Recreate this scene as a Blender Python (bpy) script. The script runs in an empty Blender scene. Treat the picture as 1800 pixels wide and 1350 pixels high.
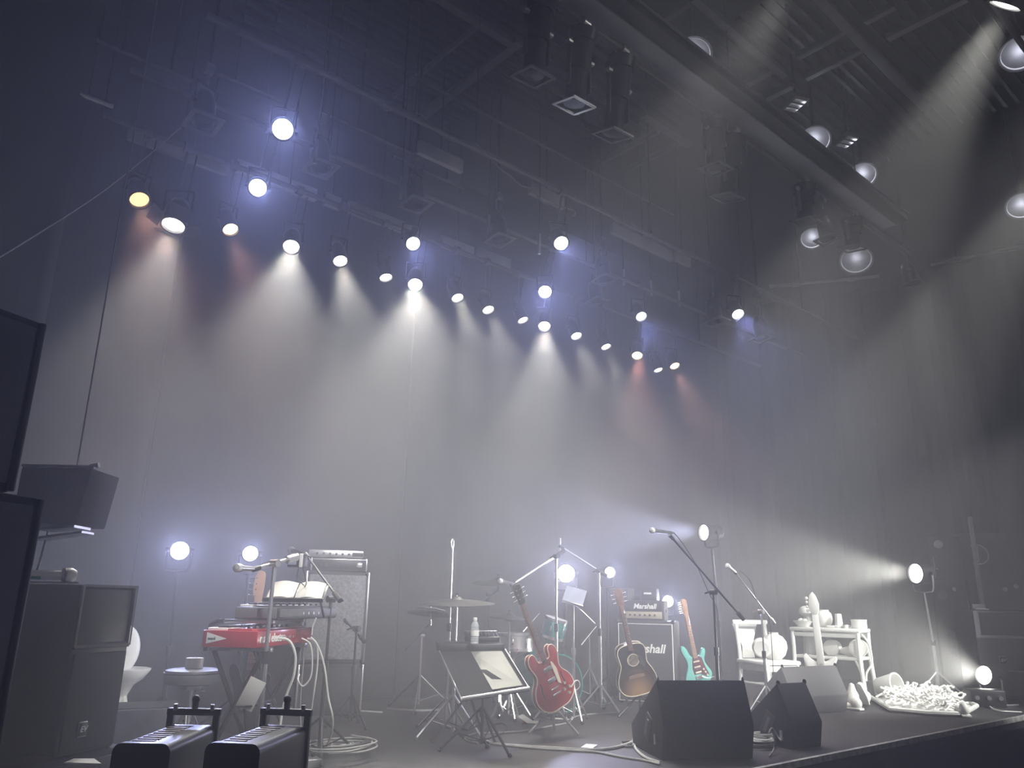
import bpy, bmesh, math, random
from mathutils import Vector, Matrix
S = bpy.context.scene
COL = S.collection
R = math.radians
random.seed(7)

# ------------------------------------------------------------------ camera
EYE = Vector((0, 0, 1.03))
FPX = 1352.0
_u = Vector((90, -4775, FPX)).normalized()
_r = Vector((1600, -(1600 * _u.x + FPX * _u.z) / _u.y, FPX)).normalized()
_y = _u.cross(_r)
ROT = Matrix((_r, _y, _u))                       # camera (x right, y down, z forward) -> world
cam_d = bpy.data.cameras.new('camera')
cam = bpy.data.objects.new('camera', cam_d); COL.objects.link(cam)
cam_d.sensor_fit = 'HORIZONTAL'; cam_d.sensor_width = 36; cam_d.lens = 36 * FPX / 1800
cam_d.clip_start = 0.05; cam_d.clip_end = 200
_m = Matrix((ROT @ Vector((1, 0, 0)), ROT @ Vector((0, -1, 0)), ROT @ Vector((0, 0, -1)))).transposed()
cam.matrix_world = Matrix.Translation(EYE) @ _m.to_4x4()
S.camera = cam

# ------------------------------------------------------------------ world, exposure, sampling
w = bpy.data.worlds.new('world'); S.world = w; w.use_nodes = True
w.node_tree.nodes['Background'].inputs['Color'].default_value = (0.30, 0.32, 0.5, 1)
w.node_tree.nodes['Background'].inputs['Strength'].default_value = 0.02
S.view_settings.view_transform = 'Standard'; S.view_settings.look = 'None'
S.view_settings.gamma = 1; S.view_settings.use_curve_mapping = False
S.view_settings.exposure = 0.08
S.cycles.use_denoising = True; S.cycles.denoising_input_passes = 'RGB_ALBEDO_NORMAL'
S.cycles.use_adaptive_sampling = True; S.cycles.adaptive_threshold = 0.08
S.cycles.max_bounces = 6; S.cycles.volume_bounces = 2
S.cycles.diffuse_bounces = 3; S.cycles.glossy_bounces = 2
S.cycles.sample_clamp_indirect = 4.0; S.cycles.sample_clamp_direct = 0.0
HAZE = 0.056; HAZE_HOUSE = 0.022
POWER = 1.0

# ------------------------------------------------------------------ measuring: where a sight line meets a plane
def ray(px, py): return ROT @ Vector((px - 900, py - 675, FPX))
def at(px, py, Y):                               # ... the upright plane Y metres upstage
    d = ray(px, py); return EYE + d * (Y / d.y)
def fl(px, py, z=0.0):                           # ... the level plane at height z
    d = ray(px, py); return EYE + d * ((z - EYE.z) / d.z)
def dp(px, py, depth):                           # ... the plane at that distance along the lens axis
    return EYE + ray(px, py) * (depth / FPX)
def facing(p, extra=0.0):                        # heading that turns a thing's front (-y) to the house-left seats
    return math.atan2(-p[0], p[1]) + R(extra)

# ------------------------------------------------------------------ materials
MATS = {}
def mat(name, col, rough=0.5, metal=0.0, var=0.12, scale=12.0, bump=0.0, bscale=60.0, spec=0.5, coat=0.0, trans=0.0, alpha=1.0):
    m = bpy.data.materials.new(name); m.use_nodes = True; MATS[name] = m
    nt = m.node_tree; b = nt.nodes['Principled BSDF']
    b.inputs['Roughness'].default_value = rough; b.inputs['Metallic'].default_value = metal
    b.inputs['Specular IOR Level'].default_value = spec; b.inputs['Coat Weight'].default_value = coat
    b.inputs['Transmission Weight'].default_value = trans
    b.inputs['Base Color'].default_value = (*col, 1)
    tc = nt.nodes.new('ShaderNodeTexCoord')
    if var > 0:
        n = nt.nodes.new('ShaderNodeTexNoise'); n.inputs['Scale'].default_value = scale; n.inputs['Detail'].default_value = 4
        nt.links.new(tc.outputs['Object'], n.inputs['Vector'])
        r = nt.nodes.new('ShaderNodeValToRGB')
        r.color_ramp.elements[0].position = 0.3; r.color_ramp.elements[1].position = 0.7
        r.color_ramp.elements[0].color = (*[c * (1 - var) for c in col], 1)
        r.color_ramp.elements[1].color = (*[min(1, c * (1 + var)) for c in col], 1)
        nt.links.new(n.outputs['Fac'], r.inputs['Fac']); nt.links.new(r.outputs['Color'], b.inputs['Base Color'])
    if bump > 0:
        n2 = nt.nodes.new('ShaderNodeTexNoise'); n2.inputs['Scale'].default_value = bscale; n2.inputs['Detail'].default_value = 3
        nt.links.new(tc.outputs['Object'], n2.inputs['Vector'])
        bp = nt.nodes.new('ShaderNodeBump'); bp.inputs['Strength'].default_value = bump; bp.inputs['Distance'].default_value = 0.01
        nt.links.new(n2.outputs['Fac'], bp.inputs['Height']); nt.links.new(bp.outputs['Normal'], b.inputs['Normal'])
    return m
def glow(name, col, strength):
    m = bpy.data.materials.new(name); m.use_nodes = True; MATS[name] = m
    b = m.node_tree.nodes['Principled BSDF']
    b.inputs['Base Color'].default_value = (.02, .02, .02, 1); b.inputs['Roughness'].default_value = .3
    b.inputs['Emission Color'].default_value = (*col, 1); b.inputs['Emission Strength'].default_value = strength
    return m
mat('velvet', (.022, .022, .023), .95, var=.25, scale=3, bump=.15, bscale=120, spec=.1)
mat('velvet_side', (.026, .026, .028), .95, var=.25, scale=3, bump=.15, bscale=120, spec=.1)
mat('ceiling_paint', (.014, .0135, .016), .85, var=.4, scale=2, spec=.2)
mat('black_void', (.004, .004, .004), .95, var=.1, scale=2, spec=.05)
mat('wall_paint', (.02, .02, .023), .9, var=.2, scale=2)
mat('stage_paint', (.042, .041, .042), .55, var=.35, scale=1.6, bump=.12, bscale=25, spec=.4)
mat('edge_strip', (.42, .42, .40), .6, var=.35, scale=20)
mat('steel_dark', (.03, .03, .034), .4, .6, var=.1)
mat('steel_grey', (.11, .11, .12), .5, .3, var=.2)
mat('raceway', (.36, .355, .36), .6, .1, var=.15, scale=4)
mat('beam_grey', (.34, .34, .39), .7, 0, var=.12, scale=3)
mat('chrome', (.80, .80, .82), .26, 1, var=.05)
mat('satin_steel', (.55, .55, .57), .32, 1, var=.1)
mat('black_metal', (.018, .018, .02), .38, .4, var=.1)
mat('black_plastic', (.014, .014, .016), .42, var=.1)
mat('desk_black', (.022, .022, .024), .8, var=.1, spec=.2)
mat('rig_black', (.020, .020, .024), .55, .2, var=.1)
mat('black_rubber', (.012, .012, .012), .7, var=.1)
mat('black_carpet', (.016, .016, .018), .85, var=.3, scale=80, bump=.5, bscale=300, spec=.2)
mat('black_paint', (.012, .012, .014), .5, var=.15, bump=.2, bscale=200)
mat('lit_carpet', (.10, .10, .105), .85, var=.2, scale=80, bump=.4, bscale=300, spec=.2)  # black wedge carpet paled, the light on its back put into the colour
mat('tolex', (.020, .019, .021), .55, var=.2, scale=60, bump=.4, bscale=260)
mat('grille_black', (.028, .028, .032), .75, var=.2, scale=150, bump=.4, bscale=400)
mat('grille_silver', (.20, .20, .21), .6, .15, var=.4, scale=45, bump=.4, bscale=200)
mat('white_paint', (.78, .78, .76), .5, var=.06, scale=8, bump=.15, bscale=30)
mat('white_plastic', (.80, .80, .78), .35, var=.04)
mat('mic_grille', (.60, .60, .61), .4, .3, var=.05)
mat('paper', (.50, .495, .47), .8, var=.08, scale=10)
mat('gold_panel', (.50, .44, .33), .4, .4, var=.1)
mat('red_lacquer', (.33, .015, .025), .22, var=.12, scale=6, coat=.6)
mat('red_cherry', (.30, .012, .022), .18, var=.25, scale=5, coat=.8)
mat('teal_lacquer', (.16, .50, .45), .25, var=.06, coat=.6)
mat('teal_drum', (.02, .22, .20), .25, var=.2, scale=8, coat=.6)
mat('rosewood', (.17, .10, .075), .5, var=.25, scale=20)
mat('maple', (.50, .30, .20), .4, var=.15, scale=14)
mat('cream', (.72, .64, .50), .4, var=.06)
mat('pickguard', (.11, .035, .045), .3, var=.1)
mat('cymbal_metal', (.045, .043, .04), .5, .5, var=.25, scale=9)
mat('drum_head', (.62, .62, .60), .5, var=.06)
mat('leather_grey', (.11, .11, .115), .5, var=.15, scale=20, bump=.15, bscale=120)
mat('riser_grey', (.15, .15, .18), .7, var=.2, scale=10)
mat('sheet_metal', (.26, .26, .24), .6, .1, var=.15, scale=4)
mat('cable_white', (.60, .60, .58), .6, var=.1)
mat('cable_grey', (.24, .24, .235), .6, var=.1)
mat('cable_black', (.03, .03, .03), .6, var=.1)
mat('label_white', (.75, .75, .73), .6, var=0)
mat('text_white', (.80, .80, .78), .5, var=0)
mat('text_black', (.02, .02, .02), .6, var=0)
mat('reflector', (.62, .62, .63), .45, .1, var=.06)
mat('bottle_clear', (.80, .84, .86), .12, var=.06, trans=.55)
mat('strap_cloth', (.34, .33, .32), .8, var=.2, scale=30)
mat('strap_red', (.30, .03, .05), .7, var=.2)
mat('case_board', (.050, .050, .058), .6, var=.2, scale=10)
mat('tape_green', (.03, .20, .12), .6, var=.1)
mat('leather_red', (.08, .01, .02), .5)
mat('blue_grey', (.30, .32, .42), .35, var=.1)
def sunburst():
    m = mat('sunburst', (.3, .1, .03), .25, var=0, coat=.6); nt = m.node_tree; b = nt.nodes['Principled BSDF']
    tc = nt.nodes.new('ShaderNodeTexCoord'); mp = nt.nodes.new('ShaderNodeMapping'); mp.vector_type = 'POINT'
    mp.inputs['Location'].default_value = (0, 0, -.62); mp.inputs['Scale'].default_value = (4.6, 0, 3.1)
    g = nt.nodes.new('ShaderNodeTexGradient'); g.gradient_type = 'SPHERICAL'
    r = nt.nodes.new('ShaderNodeValToRGB'); e = r.color_ramp.elements
    e[0].position = .0; e[0].color = (.012, .008, .008, 1)
    e[1].position = .75; e[1].color = (.30, .17, .085, 1)
    k = e.new(.32); k.color = (.045, .022, .014, 1)
    nt.links.new(tc.outputs['Object'], mp.inputs['Vector']); nt.links.new(mp.outputs['Vector'], g.inputs['Vector'])
    nt.links.new(g.outputs['Fac'], r.inputs['Fac']); nt.links.new(r.outputs['Color'], b.inputs['Base Color'])
    mp.inputs['Location'].default_value = (0, 0, -.20 * 3.1)
sunburst()

# ------------------------------------------------------------------ mesh builder
def basis(d):
    d = Vector(d).normalized(); a = Vector((0, 0, 1)) if abs(d.z) < .95 else Vector((1, 0, 0))
    x = a.cross(d).normalized(); y = d.cross(x)
    return Matrix((x, y, d)).transposed()
class MB:
    def __init__(s, M=None): s.bm = bmesh.new(); s.M = M or Matrix.Identity(4)
    def _add(s, verts, faces):
        vs = [s.bm.verts.new(s.M @ Vector(v)) for v in verts]
        for f in faces:
            try: s.bm.faces.new([vs[i] for i in f])
            except ValueError: pass
        return s
    def box(s, c, d, bev=0.0, rot=None):
        x, y, z = [k / 2 for k in d]; c = Vector(c)
        t = bmesh.new()
        bmesh.ops.create_cube(t, size=1, matrix=Matrix.Diagonal((*d, 1)))
        if bev > 0: bmesh.ops.bevel(t, geom=t.edges[:], offset=min(bev, min(d) * .45), segments=2, affect='EDGES', profile=.5)
        Q = rot.to_4x4() if rot else Matrix.Identity(4)
        vs = [Matrix.Translation(c) @ Q @ v.co for v in t.verts]; t.verts.index_update()
        s._add(vs, [[v.index for v in f.verts] for f in t.faces]); t.free(); return s
    def cyl(s, a, b, r, r2=None, n=12, cap=True):
        a = Vector(a); b = Vector(b); r2 = r if r2 is None else r2; B = basis(b - a)
        V = []; F = []
        for p, q in ((a, r), (b, r2)):
            for i in range(n):
                t = 2 * math.pi * i / n; V.append(p + B @ Vector((math.cos(t) * q, math.sin(t) * q, 0)))
        for i in range(n): F.append((i, (i + 1) % n, n + (i + 1) % n, n + i))
        if cap: F += [tuple(range(n - 1, -1, -1)), tuple(range(n, 2 * n))]
        return s._add(V, F)
    def lathe(s, prof, n=24, a=(0, 0, 0), d=(0, 0, 1), sx=1.0, sy=1.0):
        a = Vector(a); B = basis(d); V = []; F = []
        for r, z in prof:
            for i in range(n):
                t = 2 * math.pi * i / n; V.append(a + B @ Vector((math.cos(t) * r * sx, math.sin(t) * r * sy, z)))
        for k in range(len(prof) - 1):
            for i in range(n): F.append((k * n + i, k * n + (i + 1) % n, (k + 1) * n + (i + 1) % n, (k + 1) * n + i))
        if prof[0][0] > 1e-4: F.append(tuple(range(n - 1, -1, -1)))
        if prof[-1][0] > 1e-4: F.append(tuple(range((len(prof) - 1) * n, len(prof) * n)))
        s._add(V, F); bmesh.ops.remove_doubles(s.bm, verts=s.bm.verts[:], dist=1e-5); return s
    def tube(s, pts, r, n=7, closed=False, sub=4, r2=None):
        P = [Vector(p) for p in pts]
        if sub > 1 and len(P) > 2:
            Q = []; N = len(P)
            for i in range(N if closed else N - 1):
                g = (lambda k: P[k % N]) if closed else (lambda k: P[max(0, min(N - 1, k))])
                p0, p1, p2, p3 = g(i - 1), g(i), g(i + 1), g(i + 2)
                for j in range(sub):
                    t = j / sub
                    Q.append(.5 * ((2 * p1) + (p2 - p0) * t + (2 * p0 - 5 * p1 + 4 * p2 - p3) * t * t + (3 * p1 - p0 - 3 * p2 + p3) * t ** 3))
            if not closed: Q.append(P[-1])
            P = Q
        V = []; F = []; N = len(P); prev = None
        for i, p in enumerate(P):
            d = (P[(i + 1) % N] - P[i - 1]) if closed else (P[min(N - 1, i + 1)] - P[max(0, i - 1)])
            d = d.normalized() if d.length > 1e-9 else Vector((0, 0, 1))
            if prev is None: B = basis(d); x = B.col[0].copy()
            else:
                x = prev - d * prev.dot(d)
                x = x.normalized() if x.length > 1e-6 else basis(d).col[0].copy()
            y = d.cross(x); prev = x
            q = r if r2 is None else r + (r2 - r) * i / max(1, N - 1)
            for k in range(n):
                t = 2 * math.pi * k / n; V.append(p + x * math.cos(t) * q + y * math.sin(t) * q)
        for i in range(N if closed else N - 1):
            for k in range(n):
                a, b = i * n, ((i + 1) % N) * n; F.append((a + k, a + (k + 1) % n, b + (k + 1) % n, b + k))
        if not closed: F += [tuple(range(n - 1, -1, -1)), tuple(range((N - 1) * n, N * n))]
        return s._add(V, F)
    def prism(s, poly, h0, h1, ax='y', bev=0.0):                    # polygon in the plane across axis ax, extruded along it
        n = len(poly)
        f = {'y': lambda u, v, h: (u, h, v), 'z': lambda u, v, h: (u, v, h), 'x': lambda u, v, h: (h, u, v)}[ax]
        V = [f(u, v, h0) for u, v in poly] + [f(u, v, h1) for u, v in poly]
        F = [tuple(range(n)), tuple(range(2 * n - 1, n - 1, -1))] + [(i, n + i, n + (i + 1) % n, (i + 1) % n) for i in range(n)]
        if bev > 0:
            t = bmesh.new(); vs = [t.verts.new(v) for v in V]
            for q in F: t.faces.new([vs[i] for i in q])
            t.normal_update()
            bmesh.ops.bevel(t, geom=t.edges[:], offset=bev, segments=2, affect='EDGES', profile=.5)
            t.verts.index_update()
            s._add([v.co for v in t.verts], [[v.index for v in q.verts] for q in t.faces]); t.free(); return s
        return s._add(V, F)
    def ball(s, c, r, sc=(1, 1, 1), n=16, m=10):
        V = [Vector(c) + Vector((0, 0, -r * sc[2]))]; F = []
        for i in range(1, m):
            f = math.pi * i / m - math.pi / 2
            for k in range(n):
                t = 2 * math.pi * k / n
                V.append(Vector(c) + Vector((math.cos(f) * math.cos(t) * r * sc[0], math.cos(f) * math.sin(t) * r * sc[1], math.sin(f) * r * sc[2])))
        V.append(Vector(c) + Vector((0, 0, r * sc[2])))
        for k in range(n):
            F.append((0, 1 + (k + 1) % n, 1 + k)); b = 1 + (m - 2) * n; F.append((len(V) - 1, b + k, b + (k + 1) % n))
        for i in range(m - 2):
            for k in range(n): a = 1 + i * n; F.append((a + k, a + (k + 1) % n, a + n + (k + 1) % n, a + n + k))
        return s._add(V, F)
    def build(s, name, m, parent=None, smooth=35, label=None):
        bm = s.bm; bmesh.ops.recalc_face_normals(bm, faces=bm.faces[:])
        if smooth:
            for f in bm.faces: f.smooth = True
            for e in bm.edges:
                if len(e.link_faces) == 2 and e.calc_face_angle(0) > R(smooth): e.smooth = False
        me = bpy.data.meshes.new(name); bm.to_mesh(me); bm.free()
        me.materials.append(MATS[m]); o = bpy.data.objects.new(name, me); COL.objects.link(o)
        if parent: o.parent = parent
        if label: o['label'] = label
        return o
def tag(o, label, cat, group=None, kind=None):
    o['label'] = label; o['category'] = cat
    if group: o['group'] = group
    if kind: o['kind'] = kind
    return o
def thing(name, label, cat, loc=(0, 0, 0), rotz=0.0, group=None, kind=None):
    o = bpy.data.objects.new(name, None); COL.objects.link(o); o.empty_display_size = .05
    o.location = loc; o.rotation_euler = (0, 0, rotz)
    return tag(o, label, cat, group, kind)
def text_mesh(txt, size, shear=0.0, depth=.002, bold=0.0):          # lettering as a mesh lying in the xy plane, centred
    c = bpy.data.curves.new('t', 'FONT'); c.body = txt; c.size = size; c.extrude = depth; c.shear = shear; c.offset = bold
    c.align_x = 'CENTER'; c.align_y = 'CENTER'; c.resolution_u = 3
    o = bpy.data.objects.new('t', c); me = o.to_mesh().copy(); o.to_mesh_clear()
    bpy.data.objects.remove(o); bpy.data.curves.remove(c); return me
def lettering(name, txt, size, m, parent, loc, rot=(90, 0, 0), shear=0.0, bold=0.0, label=None):
    me = text_mesh(txt, size, shear, .002, bold); me.materials.append(MATS[m])
    o = bpy.data.objects.new(name, me); COL.objects.link(o); o.parent = parent
    o.location = loc; o.rotation_euler = [R(a) for a in rot]
    if label: o['label'] = label
    return o
def spot(parent, loc, direction, power, col, cone, blend=.6, radius=.05):
    d = bpy.data.lights.new('spot_bulb', 'SPOT'); d.energy = power * POWER; d.color = col
    d.spot_size = R(cone); d.spot_blend = blend; d.shadow_soft_size = radius
    o = bpy.data.objects.new('spot_bulb', d); COL.objects.link(o)
    q = Vector(direction).to_track_quat('-Z', 'Y')
    o.rotation_euler = q.to_euler(); o.location = loc
    if parent: o.parent = parent
    return o
# ================================================================== the setting
def struct(name, mb, m, label, cat='structure', smooth=0):
    return tag(mb.build(name, m, None, smooth), label, cat, None, 'structure')
CX0, CY0, CX1, CY1 = 11.3, 7.55, 13.35, 1.2          # back curtain corner and the near end of the side drape
ZC = 6.9
def front(x): return 3.06 - .043 * (x - 5.16)         # the stage's front edge
struct('floor', MB().prism([(-3, front(-3)), (14.2, front(14.2)), (14.2, 8.2), (-3, 8.2)], -.10, 0, 'z'), 'stage_paint', 'worn black painted stage floor under the instruments', 'floor')
struct('trim_1', MB().prism([(-3, front(-3) - .015), (13.2, front(13.2) - .015), (13.2, front(13.2) + .02), (-3, front(-3) + .02)], -.03, .012, 'z'), 'edge_strip', 'pale worn strip along the front edge of the stage', 'trim')
struct('wall_stage_front', MB().prism([(-3, front(-3)), (13.2, front(13.2)), (13.2, front(13.2) + .08), (-3, front(-3) + .08)], -.95, -.10, 'z'), 'black_paint', 'black boarded face under the stage edge', 'wall')
struct('floor_house', MB().box((5, -1.0, -1.0), (18, 9.5, .1)), 'wall_paint', 'dark floor of the seating area before the stage', 'floor')
struct('wall_back', MB().box((5.5, 8.15, 3), (18, .1, 8.2)), 'black_void', 'dark wall behind the black back curtain', 'wall')
struct('wall_right', MB().box((14.3, 2, 3), (.1, 12.4, 8.2)), 'wall_paint', 'dark wall behind the side drapes', 'wall')
struct('wall_left', MB().box((-3.1, 2, 3), (.1, 12.4, 8.2)), 'wall_paint', 'dark wall beyond the house left speakers', 'wall')
struct('wall_house', MB().box((5.5, -4.3, 3), (18, .1, 8.2)), 'wall_paint', 'dark wall at the rear of the house', 'wall')
struct('ceiling', MB().box((5.5, 2, ZC + .05), (18.4, 12.8, .1)), 'ceiling_paint', 'dark ceiling above the lighting grid', 'ceiling')

# ------------------------------------------------------------------ drapes
def drape(name, p0, p1, z0, z1, pitch, amp, seed, m, label, group, cat='curtain', hem=0.0):
    rnd = random.Random(seed); a = Vector((*p0, 0)); b = Vector((*p1, 0)); L = (b - a).length
    t = (b - a) / L; nrm = Vector((t.y, -t.x, 0))     # towards the stage
    xs = []; x = 0; k = 0
    while x < L:
        wd = pitch * rnd.uniform(.55, 1.5); am = amp * rnd.uniform(.4, 1.3)
        for j in range(6):
            if x + wd * j / 6 < L: xs.append((x + wd * j / 6, am * (.5 - .5 * math.cos(2 * math.pi * j / 6)), rnd.uniform(-.3, .3) * am))
        x += wd
    xs.append((L, 0, 0))
    zs = [z0, z0 + .05, z0 + .4, z0 + 1.2, z0 + 2.2, z0 + 3.4, z1]
    V = []; F = []; n = len(xs)
    for side in (0, .012):
        for i, z in enumerate(zs):
            f = 1 - .45 * (z - z0) / (z1 - z0)
            for x, d, j in xs:
                o = d * f + (hem * (1 if i == 0 else .4 if i == 1 else .08 if i == 2 else 0)) * (.5 + .5 * math.sin(x * 9)) + j * (.5 if i < 3 else .2) * f
                V.append(a + t * x + nrm * (o - side) + Vector((0, 0, z)))
    m_ = len(zs)
    for s in (0, 1):
        for i in range(m_ - 1):
            for k in range(n - 1):
                q = s * m_ * n + i * n + k; F.append((q, q + 1, q + n + 1, q + n))
    for k in range(n - 1):
        for i in (0, m_ - 1): q = i * n + k; F.append((q, q + 1, q + 1 + m_ * n, q + m_ * n))
    for i in range(m_ - 1):
        for k in (0, n - 1): q = i * n + k; F.append((q, q + n, q + n + m_ * n, q + m_ * n))
    mb = MB(); mb._add(V, F)
    return tag(mb.build(name, m, None, 70), label, cat, group)
G = 'black stage drapes'
cA, cB, cC = at(248, 900, CY0).x, at(703, 1000, CY0).x, at(1010, 900, CY0).x
drape('stage_curtain', (-1.2, CY0), (cA - .012, CY0), .01, 6.2, .55, .12, 1, 'velvet', 'black back drape behind the house left speaker stack, ending at an open seam', G)
drape('stage_curtain', (cA + .012, CY0), (cB - .012, CY0), .01, 6.2, .75, .06, 2, 'velvet', 'black back drape behind the keyboards and the tall bass cabinet', G, hem=.05)
drape('stage_curtain', (cB + .012, CY0), (CX0, CY0), .01, 6.2, .7, .07, 3, 'velvet', 'widest black back drape, behind the drums, amplifier stack and teal guitar', G, hem=.14)
q1 = Vector((12.30, 4.35, 0))
drape('side_curtain', (CX0 + .02, CY0 - .16), (12.2, 5.15), .01, 6.15, .27, .20, 5, 'velvet_side', 'tightly gathered black side drape behind the white chair and white table', G)
drape('side_curtain', (13.15, 4.95), (CX1 + .42, 2.62), .01, 6.6, .30, .20, 6, 'velvet_side', 'black side drape beyond the flight cases at the far end of the stage', G)
lx = at(0, 400, 6.4).x
drape('leg_curtain', (lx - 1.2, 6.45), (at(86, 520, 6.4).x, 6.35), .01, 6.2, .3, .1, 8, 'velvet_side', 'narrow black masking drape hanging high behind the house left speaker tower', G)

# ------------------------------------------------------------------ pipes, rails and ceiling work
def pipe(name, a, b, r, m, label, cat, group=None, n=10):
    a = Vector(a); b = Vector(b); t = thing(name, label, cat, a, 0, group)
    MB().cyl((0, 0, 0), b - a, r, n=n).build('pipe', m, t)
    return t
def hangers(t, a, b, ztop, k=4, m='rig_black'):
    a = Vector(a); b = Vector(b)
    for i in range(k):
        p = a.lerp(b, (i + .5) / k) - a
        MB().cyl(p + Vector((0, 0, .02)), (p.x, p.y, ztop - a.z), .006, n=5).build('hanger', m, t)
def beam(name, a, b, w_, h, m, label, cat, group=None, kind=None, part='rail'):
    a = Vector(a); b = Vector(b); d = b - a; L = d.length
    t = thing(name, label, cat, a, math.atan2(d.y, d.x), group, kind)
    MB().box((L / 2, 0, 0), (L, w_, h), .006).build(part, m, t)
    return t
BARZ = 4.62
BARS = {}
def light_bar(key, Y, x0, x1, z, label):
    t = pipe('lighting_bar', (x0, Y, z), (x1, Y, z), .024, 'steel_grey', label, 'lighting bar', 'lighting bars over the stage')
    hangers(t, (x0, Y, z), (x1, Y, z), ZC, 3); BARS[key] = (Y, z)
light_bar('up', 6.05, 1.0, 10.4, BARZ, 'rearmost steel lighting bar, the one with the row of white lamps')
light_bar('mid', 5.32, 1.0, 10.4, BARZ, 'steel lighting bar in front of the white lamp row, carrying blue lamps at its ends')
light_bar('fore', 4.42, 1.2, 10.2, BARZ, 'steel lighting bar carrying the highest blue lamp and square gel frames')
FB = (fl(1000, 24, 4.9), fl(1400, 306, 4.9))
fy = (FB[0].y + FB[1].y) / 2
light_bar('front', fy, 1.6, 8.6, 4.9, 'thick steel bar with the long profile spotlights below the grey ceiling beam')
def raceway(segs, Y, label):
    for i, (p, q) in enumerate(segs):
        a = at(*p, Y); b = at(*q, Y); z = (a.z + b.z) / 2
        t = beam('cable_raceway', (a.x, Y, z), (b.x, Y, z), .05, .13, 'raceway', label[i], 'raceway', 'grey connector raceways on the lighting bars'); hangers(t, (a.x, Y, z), (b.x, Y, z), ZC, 1)
raceway([((225, 236), (403, 296)), ((415, 298), (556, 338)), ((570, 350), (598, 359)), ((612, 365), (722, 404)), ((775, 424), (832, 444)), ((838, 446), (896, 464))], 6.3,
        ['grey raceway box above the first amber lamp, the longest of its row', 'grey raceway box just below the second highest blue lamp', 'short pale raceway box beside a clamp above the second white lamp',
         'grey raceway box running to the blue lamp over the bright white lamp', 'grey raceway box right after the middle blue lamp', 'pale raceway box at the far end of the rear row'])
raceway([((735, 262), (812, 290)), ((930, 332), (990, 356)), ((1075, 403), (1180, 448)), ((1186, 450), (1212, 460))], 5.0,
        ['faint grey raceway box under the wavy hanging cord', 'grey raceway box where the long wavy cord ends', 'bright grey raceway box above the pair of small hanging tubes', 'short grey raceway box at the very end of its bar'])
# the big grey beam with its front and lower rails
zb = 5.0
by = (fl(1030, 0, zb).y + fl(1390, 262, zb).y) / 2
beam('ceiling_beam', (1.0, by + .03, zb - .02), (7.9, by + .03, zb - .02), .20, .06, 'beam_grey', 'broad pale grey beam crossing the ceiling above the profile spotlights', 'beam', None, 'structure', 'girder')
beam('ceiling_beam', (1.0, by - .135, zb), (7.9, by - .135, zb), .12, .08, 'steel_dark', 'black beam just in front of the pale grey ceiling beam', 'beam', None, 'structure', 'girder')
y3 = by - .205
pipe('conduit', (1.0, y3, zb + .03), (7.9, y3, zb + .03), .012, 'steel_grey', 'thin conduit along the front of the black ceiling beam', 'conduit')
yc = (fl(500, 25, 5.0).y + fl(1100, 325, 5.0).y) / 2
pipe('conduit', (0.8, yc, 5.0), (fl(1180, 380, 5.0).x, yc, 5.0), .013, 'steel_grey', 'long thin straight conduit crossing the whole ceiling above the lamps', 'conduit')
for i, (p, q, lab) in enumerate([((170, 70), (345, 140), 'faint thin pipe high up behind the left end of the lighting bars'), ((265, 110), (400, 165), 'faint thin pipe just under the highest rear pipe'),
                                 ((385, 130), (500, 175), 'thin pipe ending beside the highest blue lamp'), ((580, 205), (760, 290), 'thin pipe under the first wavy cord'),
                                 ((690, 275), (815, 332), 'thin pipe with a bright end above the middle gel frame')]):
    a = fl(*p, 5.2); b = fl(*q, 5.2)
    hangers(pipe('grid_pipe', a, (b.x, a.y, 5.2), .016, 'steel_grey', lab, 'pipe', 'thin grid pipes'), a, (b.x, a.y, 5.2), ZC, 2)
# side drape pipes
for (p, q, lab) in [((1352, 504), (1545, 485), 'pale curtain pipe above the gathered side drape'), ((1636, 465), (1830, 426), 'pale curtain pipe nearer the house at the top of the far side drape')]:
    zz = 6.22 if p[0] < 1500 else 6.68; a = fl(*p, zz); b = fl(*q, zz)
    t = pipe('curtain_pipe', a, b, .03, 'satin_steel', lab, 'pipe', 'curtain pipes')
    hangers(t, a, b, ZC, 2)
    for k in (.25, .75):
        c = (b - a) * k; MB().cyl(c - Vector((.05, -.1, 0)) * .5, c + Vector((.05, -.1, 0)) * .5, .045, n=10).build('clamp', 'satin_steel', t)
a = at(140, 165, 6.3); b = at(199, 187, 6.3)
t = pipe('curtain_pipe', a, (b.x, 6.3, a.z), .022, 'satin_steel', 'short pale pipe end over the masking drape behind the speaker tower', 'pipe', 'curtain pipes')
hangers(t, a, (b.x, 6.3, a.z), ZC, 2)
a = fl(30, 25, 6.2); b = fl(130, 142, 6.2)
pipe('grid_pipe', a, b, .02, 'steel_grey', 'slanting pipe in the dark corner high over the speaker tower', 'pipe', 'thin grid pipes')

# open ceiling grid: long joists (stage-wide) and cross battens
def joist(px0, px1, z, w_, h, label, m='steel_dark', g='ceiling joists'):
    a = fl(*px0, z); b = fl(*px1, z); y = (a.y + b.y) / 2
    beam('ceiling_joist', (a.x, y, z + h / 2), (b.x, y, z + h / 2), w_, h, m, label, 'joist', g, 'structure', 'bar')
def batten(px0, px1, z, w_, label, m='steel_dark'):
    a = fl(*px0, z); b = fl(*px1, z); x = (a.x + b.x) / 2
    beam('ceiling_batten', (x, a.y, z + .03), (x, b.y, z + .03), w_, .06, m, label, 'batten', 'cross battens of the ceiling grid', 'structure', 'bar')
ZG = 5.9
joist((700, -34), (908, 78), ZG, .08, .06, 'joist meeting a cross batten at a square corner', 'steel_grey')
joist((1410, -10), (1640, 190), ZG, .09, .05, 'broad joist crossing the slatted ceiling beyond the domed lights', 'steel_grey')
joist((1205, 10), (1395, 130), ZG, .07, .06, 'joist between the domed light and the light beams', 'steel_grey')
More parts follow.
